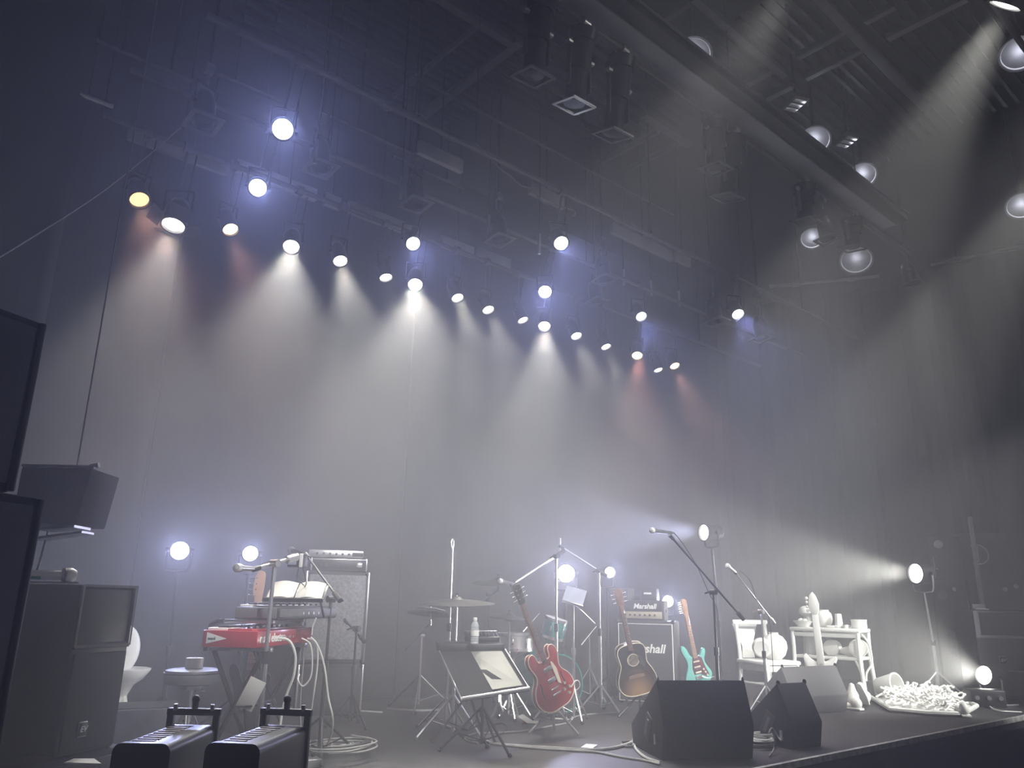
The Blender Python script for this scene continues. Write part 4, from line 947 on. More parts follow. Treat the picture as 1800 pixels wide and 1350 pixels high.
# ================================================================== drums and percussion
def cymbal(label, c, rad, tilt=(0, 0), name='cymbal', group='cymbals', m='cymbal_metal'):
    t = thing(name, label, 'cymbal', c, 0, group); t.rotation_euler = (R(tilt[0]), R(tilt[1]), 0)
    MB().lathe([(.012, .030), (.030, .026), (.05, .010), (.062, .006), (rad * .6, -.006), (rad, -.024), (rad, -.0265), (rad * .6, -.0085), (.062, .0035), (.05, .0075), (.030, .0235), (.012, .0275), (.012, .030)], 48).build('plate', m, t)
    return t
def cym_stand(label, c, base, boom_tail=None, m='chrome', a0=.3, legr=.3, group='cymbal stands', joint=None):
    """c: where the rod goes through the cymbal; base: floor point of the pole."""
    c = Vector(c); t = thing('cymbal_stand', label, 'cymbal stand', (base[0], base[1], 0), 0, group); q = rel(t, c)
    if joint is not None:
        j = rel(t, joint); j = Vector((0, 0, j.z)); tl = rel(t, boom_tail); tip = q - Vector((0, 0, .10))
        MB().cyl((0, 0, .05), j, .013, n=10).build('pole', m, t)
        MB().cyl(tl, tip, .009, n=8).build('boom', m, t)
        MB().cyl(j - Vector((.025, 0, 0)), j + Vector((.025, 0, 0)), .022, n=10).build('boom_clutch', m, t)
        MB().cyl(tip, q + Vector((0, 0, .05)), .004, n=8).cyl(tip - Vector((0, 0, .02)), tip + Vector((0, 0, .03)), .013, n=8).build('rod', m, t)
    else:
        MB().cyl((0, 0, .05), (0, 0, q.z * .55), .015, n=10).cyl((0, 0, q.z * .55), (0, 0, q.z - .06), .011, n=10).build('pole', m, t)
        MB().cyl((0, 0, q.z * .53), (0, 0, q.z * .58), .022, n=10).build('clutch', m, t)
        MB().cyl((0, 0, q.z - .08), (0, 0, q.z + .05), .004, n=8).build('rod', m, t)
    MB().lathe([(.022, -.012), (.022, -.003)], 14, q - Vector((0, 0, .006)) ).lathe([(.012, .040), (.014, .05), (1e-5, .056)], 10, q).build('felt_and_nut', 'black_rubber', t)
    tripod(t, .32, legr, m, a0)
    return t
# percussion side
c = dp(803, 1055, 6.25); cymbal('wide dark cymbal held level beside the tall empty clip stand', c, .31, (3, -3))
cym_stand('straight chrome stand carrying the wide dark cymbal', c + Vector((0, 0, .002)), (c.x, c.y), a0=.8)
c = dp(757, 1074, 6.75)
t = cymbal('thin cymbal seen edge-on with a bead chain across it', c, .205, (-4, 8)); MB().tube([(math.cos(a) * .13, math.sin(a) * .13, .006 + .002 * math.sin(9 * a)) for a in [k * .26 for k in range(25)]], .007, 6, True, 1).build('bead_chain', 'chrome', t)
bb = fl(735, 1248); cym_stand('chrome boom stand alone before the back drape, holding the chained cymbal', c, (bb.x, bb.y), dp(713, 1142, 6.9), 'chrome', 1.9, .36, joint=dp(736, 1124, 6.95))
c = dp(876, 1019, 7.9); cymbal('dark crash cymbal hanging back by the drape above the drums', c, .265, (5, -8))
cym_stand('black stand behind the drums under the dark crash cymbal', c, (dp(858, 1100, 8.0).x, dp(858, 1100, 8.0).y), dp(846, 1060, 8.0), 'black_metal', .6, joint=dp(858, 1045, 8.0))
# drum set
D = 7.5; hc = dp(896, 1083, 7.2)
t = cymbal('hi-hat, two cymbals pressed together behind the percussion tray', hc, .19, (2, 3), 'hi_hat', None)
MB().lathe([(.012, -.044), (.04, -.040), (.06, -.030), (.19, -.0275), (.19, -.030), (.06, -.033), (.04, -.044), (.012, -.047), (.012, -.044)], 40).build('bottom_plate', 'cymbal_metal', t)
t = cym_stand('slim chrome hi-hat stand with a pedal', hc, (hc.x, hc.y), a0=.2, legr=.16, group=None); t.name = 'hi_hat_stand'; t['category'] = 'drum stand'
MB().box((.02, -.16, .03), (.08, .24, .012), .003, Matrix.Rotation(R(10), 3, 'X')).build('pedal', 'satin_steel', t)
def drum(name, label, c, rad, h, shell, axis=(0, 0, 1), lugs=6, group='drums of the kit', head='drum_head'):
    t = thing(name, label, 'drum', c, 0, group); B = basis(axis).to_4x4()
    MB(B).lathe([(rad * .97, -h / 2), (rad, -h / 2 + .006), (rad, h / 2 - .006), (rad * .97, h / 2)], 40).build('shell', shell, t)
    for s_, nm in ((1, 'batter_head'), (-1, 'front_head')):
        MB(B).lathe([(1e-5, s_ * (h / 2 + .004)), (rad * .99, s_ * (h / 2 + .004)), (rad * .99, s_ * (h / 2 - .004)), (1e-5, s_ * (h / 2 - .003))], 40).build(nm, head, t)
        MB(B).lathe([(rad * 1.0, s_ * h / 2 - .014), (rad * 1.04, s_ * h / 2 - .014), (rad * 1.04, s_ * h / 2 + .012), (rad * 1.0, s_ * h / 2 + .012), (rad * 1.0, s_ * h / 2 - .014)], 40).build('hoop', 'chrome' if h < .34 else shell, t)
    for k in range(lugs):
        a = k * 2 * math.pi / lugs; x, y = math.cos(a) * rad * 1.02, math.sin(a) * rad * 1.02
        MB(B).box((x, y, 0), (.022, .022, .05), .005, Matrix.Rotation(a, 3, 'Z')).cyl((x, y, -h / 2), (x, y, h / 2), .004, n=6).build('lug', 'chrome', t)
    return t
kc = dp(962, 1172, 7.5); kick_ax = (Vector((-.25, -1, 0))).normalized(); kr = .265
kc.z = kr + .02
t = drum('bass_drum', 'teal bass drum behind the red guitar', kc, kr, .40, 'teal_drum', kick_ax, 8, head='grille_black')
for k in (-1, 1):
    x = Vector((.97, -.25, 0)) * k * kr * .8; MB().tube([x + Vector((0, 0, -kr * .5)), x * 1.45 + Vector((-.03, -.1, -kr - .012))], .010, 6, sub=1).build('spur', 'chrome', t)
tc_ = dp(974, 1104, 7.35); t = drum('tom_drum', 'small teal tom tilted above the bass drum', tc_, .108, .165, 'teal_drum', (.12, -.25, 1), 6)
MB().tube([(.05, .05, -.02), (.03, .12, -.08), Vector(kc) - Vector(tc_) + Vector((0, .02, kr + .004))], .011, 6, sub=2).build('mount_arm', 'chrome', t)
sc = dp(903, 1128, 7.3); t = drum('snare_drum', 'steel snare drum between the bottle and the red guitar', sc, .175, .14, 'satin_steel', (0, .03, 1), 8)
ts = thing('snare_stand', 'chrome stand under the snare drum', 'drum stand', (sc.x, sc.y, 0)); zs = sc.z - .10
MB().cyl((0, 0, .12), (0, 0, zs - .04), .012, n=10).build('pole', 'chrome', ts)
for k in range(3): a = k * 2.094; MB().tube([(0, 0, zs - .05), (math.cos(a) * .16, math.sin(a) * .16, zs), (math.cos(a) * .186, math.sin(a) * .186, zs + .05)], .008, 6, sub=1).build('basket_arm', 'chrome', ts)
tripod(ts, .26, .18, 'chrome', 1.1)
# percussion tray on a stand
D = 5.9; tc2 = dp(828, 1146, D); t = thing('percussion_table', 'black tray table on a tripod holding the bottle and the small mixer', 'table', (tc2.x, tc2.y, 0), facing(tc2, 6)); tz = dp(828, 1131, D).z
TH = .062
MB().box((0, .12, tz - TH + .006), (.50, .34, .012), .002).box((0, -.05, tz - TH / 2), (.50, .012, TH), .003).box((0, .29, tz - TH / 2), (.50, .012, TH), .003).box((-.245, .12, tz - TH / 2), (.012, .34, TH), .003).box((.245, .12, tz - TH / 2), (.012, .34, TH), .003).build('tray', 'black_plastic', t)
MB().box((0, .12, tz - .007), (.48, .32, .012), .002).build('tray_cover', 'black_rubber', t)
MB().cyl((0, .05, .28), (0, .05, tz - TH + .001), .014, n=10).cyl((0, .05, tz * .6), (0, .05, tz * .6 + .05), .022, n=10).build('pole', 'chrome', t)
tripod(t, .36, .26, 'black_metal', -1.1, 3, True, 0, .05)
tb = t
# sloping desk with pages
c = dp(850, 1186, 5.62); t = thing('music_desk', 'wide black sloping music desk below the tray table', 'music stand', (c.x, c.y, 0), facing(c, 2)); cz = c.z
SK = Matrix(((1, 0, .52, 0), (0, 1, 0, 0), (0, 0, 1, 0), (0, 0, 0, 1)))
q = [rel(t, dp(px, py, d)) for px, py, d in ((772, 1145, 5.78), (888, 1143, 5.82), (931, 1213, 5.40), (812, 1232, 5.36))]
nq = (q[1] - q[0]).cross(q[3] - q[0]).normalized(); nq = nq if nq.y < 0 else -nq
def slab(q, a, b, off, th):
    V = [p + nq * off for p in q] + [p + nq * (off + th) for p in q]
    return V, [(0, 1, 2, 3), (7, 6, 5, 4), (0, 4, 5, 1), (1, 5, 6, 2), (2, 6, 7, 3), (3, 7, 4, 0)]
m_ = MB(); m_._add(*slab(q, 0, 0, -.010, .008)); m_.build('plate', 'desk_black', t)
lip = MB(); lip.cyl(q[3] + nq * .02, q[2] + nq * .02, .012, n=8); lip.build('ledge', 'satin_steel', t)
lip = MB(); lip.cyl(q[1] + nq * .004, q[2] + nq * .004, .006, n=6); lip.cyl(q[0] + nq * .004, q[3] + nq * .004, .006, n=6); lip.build('edge_bead', 'satin_steel', t)
mid = (q[0] + q[1] + q[2] + q[3]) / 4 - nq * .012
MB().cyl((mid.x, mid.y + .02, .05), mid, .012, n=10).cyl((mid.x, mid.y + .02, cz * .45), (mid.x, mid.y + .02, cz * .45 + .05), .02, n=10).build('pole', 'black_metal', t)
tripod(t, .30, .30, 'black_metal', -.9, 3, True, mid.x, mid.y + .02)
MB().tube([q[2].lerp(q[3], .45), q[2].lerp(q[3], .45) + Vector((.0, -.02, -.06)), q[2].lerp(q[3], .45) + Vector((.02, .02, -.11))], .016, 7).build('bracket', 'satin_steel', t)
L_ = lambda u, v: q[0].lerp(q[1], u).lerp(q[3].lerp(q[2], u), v)
pg = [L_(.47, .03), L_(.94, .03), L_(.94, .88), L_(.49, .88)]
m_ = MB(); o0 = pg[0]; m_._add(*slab(pg, 0, 0, .0, .004)); o = m_.build('metal_sheet', 'sheet_metal'); o.location = t.location; o.rotation_euler = t.rotation_euler
tag(o, 'pale sheet lying on the sloping music desk', 'sheet')
# mixer and bottle on the tray
c = dp(848, 1130, 6.0); t = thing('mixer', 'small mixer with rows of knobs on the tray table', 'mixer', (c.x, c.y, tz), facing(c, 6))
MB(Matrix.Rotation(R(9), 4, 'X')).box((0, .10, .026), (.27, .20, .040), .006).build('case', 'black_plastic', t)
for j in range(3):
    for i in range(9): MB(Matrix.Rotation(R(9), 4, 'X')).cyl((-.11 + i * .0275, .04 + j * .05, .046), (-.11 + i * .0275, .04 + j * .05, .062), .008, n=8).build('knob', 'satin_steel', t)
MB(Matrix.Rotation(R(9), 4, 'X')).box((0, .188, .052), (.27, .02, .012), .003).build('rear_strip', 'satin_steel', t)
c = dp(834, 1131, 5.8); t = thing('water_bottle', 'clear plastic water bottle standing on the tray table', 'bottle', (c.x, c.y, tz), 0)
pr = [(1e-5, .001), (.026, .001), (.031, .006)]
for k in range(7): pr += [(.031, .012 + k * .016), (.028, .019 + k * .016)]
pr += [(.031, .125), (.030, .135), (.018, .160), (.012, .168), (.012, .176), (1e-5, .176)]
MB().lathe(pr, 24).build('bottle_body', 'bottle_clear', t)
MB().lathe([(.0145, .170), (.015, .172), (.015, .190), (.013, .192), (1e-5, .192)], 20).build('cap', 'white_plastic', t)
MB().lathe([(.0316, .060), (.032, .062), (.032, .100), (.0316, .102)], 24).build('label_band', 'label_white', t)
# music stand in the drum area
D = 7.2; c = dp(1008, 1062, D); t = thing('music_stand', 'music stand with a pale grey plate in front of the dazzling lamp', 'music stand', (c.x, c.y, 0), facing(c, 0)); cz = c.z
M = Matrix.Translation((0, -.02, cz)) @ Matrix.Rotation(R(14), 4, 'Y') @ Matrix.Rotation(R(-24), 4, 'X')
MB(M).prism([(-.11, 0), (.085, 0), (.095, .165), (-.10, .165)], 0, .004, 'y').build('plate', 'blue_grey', t)
MB(M).box((-.01, -.015, -.004), (.20, .035, .008), .002).build('ledge', 'satin_steel', t)
MB().cyl((0, 0, .05), (0, 0, cz * .6), .014, n=10).cyl((0, 0, cz * .6), (0, 0, cz + .01), .009, n=10).build('pole', 'chrome', t)
MB().cyl((0, 0, cz * .56), (0, 0, cz * .62), .022, n=10).build('clutch', 'chrome', t)
MB().tube([(0, 0, cz), (.08, 0, cz - .06), (.20, .02, cz - .17)], .006, 6, sub=1).build('tilt_bar', 'satin_steel', t)
tripod(t, .30, .20, 'chrome', .9)
# extra chrome stands of the kit
for px, py, dep, ztop, lab in [(935, 1000, 8.35, 1095, 'bare chrome drum stand just above the teal tom'), (1036, 1000, 8.4, 1118, 'bare chrome drum stand behind the music stand pole')]:
    c = dp(px, ztop, dep); t = thing('drum_stand', lab, 'drum stand', (c.x, c.y, 0), 0, 'cymbal stands')
    MB().cyl((0, 0, .05), (0, 0, c.z), .012, n=10).cyl((0, 0, c.z * .6), (0, 0, c.z * .64), .02, n=10).build('pole', 'chrome', t)
    MB().tube([(-.13, 0, c.z - .09), (.11, 0, c.z + .10)], .008, 6, sub=1).build('boom', 'chrome', t)
    tripod(t, .36, .24, 'chrome', .5)
# ================================================================== guitars and guitar amplifier
def lean(px0, py0, px1, py1, dep, base_py=None):
    """Base point under a leaning instrument whose bottom is at pixel 0 and whose top is at pixel 1: (bottom, unit up vector)."""
    b = dp(px0, py0, dep); e = dp(px1, py1, dep + .12); return b, (e - b)
def stand_for(label, c, zrest, rot, m='black_metal'):
    t = thing('guitar_stand', label, 'guitar stand', (c.x, c.y, 0), rot, 'guitar stands')
    MB().tube([(0, .10, .02), (0, .10, zrest + .28)], .011, 7, sub=1).build('post', m, t)
    for k in (-1, 1):
        MB().tube([(0, .10, .20), (k * .20, -.06, .012)], .010, 6, sub=1).build('leg', m, t)
        MB().tube([(0, .10, zrest - .05), (k * .09, .06, zrest - .05), (k * .10, -.05, zrest - .045), (k * .10, -.07, zrest - .01)], .009, 6, sub=2).build('arm', m, t)
    MB().tube([(0, .10, .20), (0, .30, .012)], .010, 6, sub=1).build('leg', m, t)
    return t
def guitar_thing(name, label, px0, py0, px1, py1, dep, length, roll=0):
    b = dp(px0, py0, dep); rot = facing(b, 0); e = dp(px1, py1, dep + .10)
    t = thing(name, label, 'guitar', (b.x, b.y, 0), rot); l = rel(t, b); h = rel(t, e)
    v = (h - l); sc = v.length / length; v.normalize()
    x = Vector((1, 0, 0)); x = (x - v * x.dot(v)).normalized(); y = v.cross(x)
    B = Matrix((x, y, v)).transposed().to_4x4()
    return t, Matrix.Translation(l) @ B @ Matrix.Rotation(R(roll), 4, 'Z') @ Matrix.Scale(sc, 4), l, v
# cherry semi-hollow
HALF = [(.0, .0), (.09, .004), (.165, .045), (.203, .11), (.205, .17), (.18, .225), (.142, .27), (.128, .31), (.138, .355), (.155, .405), (.152, .455), (.125, .488), (.092, .49), (.072, .465), (.066, .425), (.045, .402)]
OUT = HALF + [(-x, z) for x, z in HALF[::-1] if x > 0]
t, M, l, v = guitar_thing('electric_guitar', 'cherry red hollow body guitar leaning on its stand in the middle of the stage', 984, 1243, 903, 1028, 6.25, 1.07, 40)
gb_hd = ([(-.024, .90), (.024, .90), (.034, .93), (.040, 1.00), (.036, 1.05), (.012, 1.065), (-.012, 1.065), (-.036, 1.05), (-.040, 1.00), (-.034, .93)], [(s * .038, .945 + k * .038) for s in (-1, 1) for k in range(3)])
stringed(t, OUT, 0, .40, .90, gb_hd, M, 'red_cherry', 'maple', 'rosewood', .05, .052, binding='cream', hm='black_plastic')
f = -.026
for z in (.235, .33): MB(M).box((0, f - .006, z), (.085, .012, .034), .005).build('pickup', 'chrome', t)
MB(M).box((0, f - .009, .165), (.085, .016, .014), .003).build('bridge', 'chrome', t); MB(M).box((0, f - .009, .12), (.09, .014, .016), .004).build('tailpiece', 'chrome', t)
for x, z in ((.105, .16), (.14, .115), (.085, .115), (.12, .07)): MB(M).cyl((x, f, z), (x, f - .018, z), .012, n=12).build('knob', 'gold_panel', t)
MB(M).prism([(.05, .19), (.075, .17), (.085, .30), (.06, .37), (.045, .37)], f - .012, f - .008, 'y').build('pickguard', 'cream', t)
for s in (-1, 1): MB(M).tube([(s * .115, f - .0005, .13), (s * .125, f - .0005, .17), (s * .115, f - .0005, .22), (s * .122, f - .0005, .255)], .006, 6).build('sound_hole', 'text_black', t)
MB(M).tube([(.19, f - .004, .05), (.225, f - .03, .07), (.235, f - .03, .11), (.21, f - .02, .125), (.15, f - .012, .10)], .005, 6).build('lead_loop', 'cable_white', t)
sp = [dp(912, 1146, 6.2), dp(906, 1180, 6.15), dp(915, 1215, 6.2), dp(938, 1234, 6.3), dp(955, 1256, 6.45), dp(948, 1268, 6.5)]
strap = MB(); 
t_g = t
rot = facing(Vector((t.location.x, t.location.y, 0)))
stand_for('black stand holding the cherry red guitar', Vector((t.location.x, t.location.y, 0)) + Matrix.Rotation(rot, 3, 'Z') @ Vector((-.05, .06, 0)), l.z - .02, rot, 'satin_steel')
def ribbon(label, pts, wid, m, name='guitar_strap', up=(0, 0, 1)):
    P = [Vector(p) for p in pts]; a = P[0].copy(); V = []; F = []
    for i, p in enumerate(P):
        d = (P[min(i + 1, len(P) - 1)] - P[max(0, i - 1)]).normalized(); s = Vector((.75, -.66, 0)) * .8 + Vector((0, 0, .25)); s = (s - d * s.dot(d)).normalized() * wid / 2; n = d.cross(s).normalized() * .0015
        V += [p - a - s - n, p - a + s - n, p - a + s + n, p - a - s + n]
    for i in range(len(P) - 1):
        for k in range(4): F.append((4 * i + k, 4 * i + (k + 1) % 4, 4 * i + 4 + (k + 1) % 4, 4 * i + 4 + k))
    F += [(0, 1, 2, 3), (len(V) - 1, len(V) - 2, len(V) - 3, len(V) - 4)]
    m_ = MB(); m_._add(V, F); o = m_.build(name, m); o.location = a; return tag(o, label, 'strap')
b0 = fl(930, 1276)
ribbon('grey guitar strap hanging down to the floor from the cherry red guitar', [dp(952, 1240, 6.2), dp(958, 1248, 6.2), dp(956, 1262, 6.25), dp(948, 1270, 6.35), Vector((fl(932, 1276).x, fl(932, 1276).y, .03)), Vector((fl(914, 1268).x, fl(914, 1268).y, .05))], .055, 'strap_cloth')
o = ribbon('dark red end of a strap lying on the floor below the cherry red guitar', [fl(948, 1268, .012), fl(932, 1271, .012), fl(917, 1271, .014)], .05, 'strap_red')
# sunburst acoustic
HALF = [(.0, .0), (.08, .003), (.15, .03), (.193, .09), (.197, .15), (.175, .22), (.143, .285), (.135, .32), (.142, .38), (.145, .43), (.125, .475), (.07, .497), (.0, .50)]
OUT = HALF + [(-x, z) for x, z in HALF[::-1] if x > 0]
t, M, l, v = guitar_thing('acoustic_guitar', 'sunburst acoustic guitar on a stand in front of the amplifier stack', 1124, 1219, 1083, 1034, 7.2, 1.06, 16)
h2_ = ([(-.024, .885), (.024, .885), (.036, .91), (.042, 1.0), (.038, 1.05), (.0, 1.06), (-.038, 1.05), (-.042, 1.0), (-.036, .91)], [(s * .040, .925 + k * .042) for s in (-1, 1) for k in range(3)])
stringed(t, OUT, 0, .46, .885, h2_, M, 'sunburst', 'rosewood', 'rosewood', .105, .052, binding='cream', hm='rosewood')
f = -.0535
MB(M).lathe([(1e-5, 0), (.050, 0), (.050, .002), (1e-5, .002)], 28, (0, f - .002, .345), (0, 1, 0)).build('sound_hole', 'text_black', t)
MB(M).lathe([(.051, 0), (.062, 0), (.062, .002), (.051, .002), (.051, 0)], 28, (0, f - .002, .345), (0, 1, 0)).build('rosette', 'cream', t)
MB(M).prism([(-.085, .17), (.085, .17), (.075, .20), (.02, .205), (-.02, .205), (-.075, .20)], f - .008, f, 'y', .002).box((0, f - .010, .192), (.075, .006, .006)).build('bridge', 'rosewood', t)
MB(M).prism([(.055, .34), (.06, .30), (.10, .25), (.115, .29), (.09, .36), (.05, .385)], f - .0025, f, 'y').build('pickguard', 'text_black', t)
rot = facing(Vector((t.location.x, t.location.y, 0)))
stand_for('black stand under the sunburst acoustic guitar', Vector((t.location.x, t.location.y, 0)) + Matrix.Rotation(rot, 3, 'Z') @ Vector((0, .09, 0)), l.z, rot)
# teal solid body
t, M, l, v = guitar_thing('electric_guitar', 'teal solid body electric guitar standing beside the amplifier stack', 1231, 1204, 1199, 1052, 8.2, .99, 24)
stringed(t, STRAT, 0, .33, .80, inline_head(.80, 6, .175), M, 'teal_lacquer', 'maple', 'maple', .044, .052)
f = -.023
MB(M).prism([(-.03, .335), (.035, .33), (.075, .30), (.085, .25), (.10, .18), (.13, .10), (.09, .09), (.05, .11), (.02, .13), (-.05, .13), (-.06, .20), (-.05, .27)], f - .003, f, 'y', .001).build('pickguard', 'pickguard', t)
for z in (.15, .21, .27): MB(M).box((0, f - .006, z), (.075, .010, .018), .004).build('pickup', 'cream', t)
MB(M).box((0, f - .008, .095), (.085, .014, .04), .004).build('bridge', 'chrome', t)
MB(M).tube([(.03, f - .014, .10), (.09, f - .035, .07), (.16, f - .05, .075)], .003, 6).build('whammy_bar', 'chrome', t)
for x, z in ((.07, .17), (.085, .135), (.10, .10)): MB(M).cyl((x, f, z), (x, f - .016, z), .011, n=12).build('knob', 'cream', t)
rot = facing(Vector((t.location.x, t.location.y, 0)))
stand_for('black stand under the teal electric guitar', Vector((t.location.x, t.location.y, 0)) + Matrix.Rotation(rot, 3, 'Z') @ Vector((0, .05, 0)), l.z, rot)
# amplifier stack
D = 8.35; cl2 = dp(1086, 1213, D); cr2 = dp(1189, 1209, D - .2); cl2.z = cr2.z = 0; ax = cr2 - cl2; AW = ax.length; AR = math.atan2(ax.y, ax.x)
h1 = dp(1180, 1093, D - .2).z
t = thing('guitar_cabinet', 'black guitar speaker cabinet with a white edged grille and script badge', 'amplifier', (cl2.x, cl2.y, .0), AR)
MB().box((AW / 2, .18, h1 / 2 + .012), (AW, .36, h1 - .024), .014).build('cabinet', 'tolex', t)
MB().box((AW / 2, -.002, h1 / 2), (AW - .05, .012, h1 - .07), .003).build('grille', 'grille_black', t)
pq = [(.022, .034), (AW - .022, .034), (AW - .022, h1 - .034), (.022, h1 - .034)]
MB().tube([(x, -.006, z) for x, z in pq], .0065, 5, True, 1).build('piping', 'white_plastic', t)
lettering('badge_letters', 'Marshall', .125, 'text_white', t, (AW * .50, -.012, h1 * .66), (90, 0, 0), .22, .003, 'white script badge')
for x in (.03, AW - .03):
    for y in (.05, .31): MB().cyl((x, y, .0), (x, y, .016), .02, n=10).build('foot', 'black_rubber', t)
for x in (.012, AW - .012):
    for z in (.03, h1 - .01): MB().ball((x, .01, z), .024, (1, .7, 1), 10, 6).build('corner_cap', 'black_plastic', t)
h2 = dp(1165, 1056, D - .1).z - h1
HW = AW * .80; HX = AW * .40
t = thing('guitar_amplifier', 'black guitar amplifier head with a gold control strip and script badge', 'amplifier', (cl2.x, cl2.y, h1 + .001), AR)
MB().box((HX + .02, .16, h2 / 2), (HW, .25, h2), .012).build('case', 'tolex', t)
MB().box((HX + .02, .033, h2 * .27), (HW * .90, .012, h2 * .34), .002).build('control_panel', 'gold_panel', t)
MB().box((HX + .02, .033, h2 * .70), (HW * .92, .012, h2 * .42), .003).build('front_cloth', 'grille_black', t)
for k in range(7): MB().cyl((HX - .16 + k * .055, .027, h2 * .27), (HX - .16 + k * .055, .010, h2 * .27), .012, n=12).build('knob', 'gold_panel' if k == 9 else 'black_plastic', t)
lettering('badge_letters', 'Marshall', .075, 'text_white', t, (HX + .06, .024, h2 * .70), (90, 0, 0), .22, .002, 'white script badge')
for k in (0, 1): MB().box((HX + .02 + (k - .5) * HW, .16, h2 * .5), (.014, .09, .03), .004).build('handle', 'black_rubber', t)
h3 = h1 + h2 + .002
c = Vector((cl2.x, cl2.y, 0)) + ax * .42
t = thing('amplifier_box', 'small dark amplifier with a pale badge on top of the guitar head', 'amplifier', (c.x, c.y, h3), AR)
MB().box((.09, .16, .065), (.17, .16, .13), .010).build('case', 'tolex', t); MB().box((.09, .076, .06), (.14, .010, .085), .003).build('grille', 'grille_black', t)
MB().box((.075, .069, .075), (.085, .006, .02), .002).build('badge', 'label_white', t)
c = dp(1070, 1210, 8.9); t = thing('amplifier_case', 'dark upright amplifier behind the acoustic guitar head', 'amplifier', (c.x, c.y, 0), AR)
zz = dp(1070, 1032, 8.9).z
MB().box((.12, .15, zz / 2), (.30, .26, zz), .012).build('case', 'tolex', t); MB().box((.12, .014, zz * .9), (.26, .012, zz * .12), .003).build('front_panel', 'grille_black', t)
MB().tube([(-.015, .014, zz - .16), (-.015, .014, zz - .01), (.255, .014, zz - .01), (.255, .014, zz - .16), (-.015, .014, zz - .16)], .004, 5, sub=1).build('edge_trim', 'steel_grey', t)
# ------------------------------------------------------------------ wedge monitors
def wedge(label, pA, pB, prof, m, handle_end=0, group='wedge monitors'):
    """pA, pB: floor points of the near bottom edge (left to right seen from the house); prof: outline going away (y) and up (z)."""
    pA = Vector((pA.x, pA.y, 0)); pB = Vector((pB.x, pB.y, 0)); d = pB - pA; L = d.length
    t = thing('wedge_monitor', label, 'stage monitor', pA, math.atan2(d.y, d.x), group)
    MB().prism(prof, 0, L, 'x', .010).build('cabinet', m, t)
    # grille on the sloping face turned to the players
    (y0, z0), (y1, z1) = prof[2], prof[3]
    a = math.atan2(z1 - z0, y1 - y0); ln = math.hypot(y1 - y0, z1 - z0)
    MB(Matrix.Translation((L / 2, (y0 + y1) / 2, (z0 + z1) / 2)) @ Matrix.Rotation(a, 4, 'X')).box((0, 0, -.002), (L - .06, ln - .05, .016), .004).build('grille', 'grille_black', t)
    cy = sum(p[0] for p in prof) / len(prof); cz = sum(p[1] for p in prof) / len(prof)
    for k, x in ((0, -.001), (1, L + .001)):
        h = MB(Matrix.Translation((x, cy, cz)) @ Matrix.Rotation(R(28), 4, 'X'))
        h.box((0, 0, 0), (.014, .10, .19), .005); o = h.build('handle_cup', 'text_black', t)
        MB(Matrix.Translation((x + (.006 if k else -.006), cy, cz)) @ Matrix.Rotation(R(28), 4, 'X')).box((0, 0, 0), (.016, .030, .12), .006).build('handle_bar', 'steel_grey', o)
        MB(Matrix.Translation((x, cy - .13, cz - .06))).box((0, 0, 0), (.010, .03, .07), .003).build('socket_plate', 'satin_steel', t)
    for x in (.015, L - .015): MB().cyl((x, prof[2][0], prof[2][1]), (x + .001, prof[2][0], prof[2][1]), .02, n=8).build('corner_guard', 'steel_dark', t)
    return t
pA, pB = fl(1152, 1336), fl(1326, 1340)
zt_ = dp(1240, 1209, 5.0).z
w1 = wedge('big black wedge monitor nearest the stage edge with a handle in its flank', fl(1163, 1337), fl(1324, 1334), [(0, 0), (-.05, .22), (.06, zt_), (.62, .15), (.59, 0)], 'black_carpet')
w2 = wedge('black wedge monitor tilted behind the biggest one, seen end-on', fl(1392, 1318), fl(1444, 1312), [(0, 0), (-.03, .18), (.10, .46), (.52, .10), (.50, 0)], 'black_carpet')
pw = fl(1392, 1318)
w3 = wedge('grey looking wedge monitor in front of the white guitar, its lit look put into the colour', fl(1390, 1258), fl(1488, 1251), [(0, 0), (-.045, .17), (.08, .45), (.50, .10), (.50, 0)], 'lit_carpet')
# ================================================================== white painted furniture and bits
GWH = 'white painted objects on the furniture'
def white(name, label, c, cat, rot=0.0, group=GWH): return thing(name, label, cat, c, rot, group)
# chair
D = 8.9; bl = dp(1303, 1226, D); bl.z = 0; rot = facing(bl, 38)
t = thing('dining_chair', 'white painted wooden chair with a tapering back splat', 'chair', bl, rot, None); 
SH = dp(1340, 1163, D).z; TOP = dp(1296, 1091, D).z; CW = .46; CD = .46
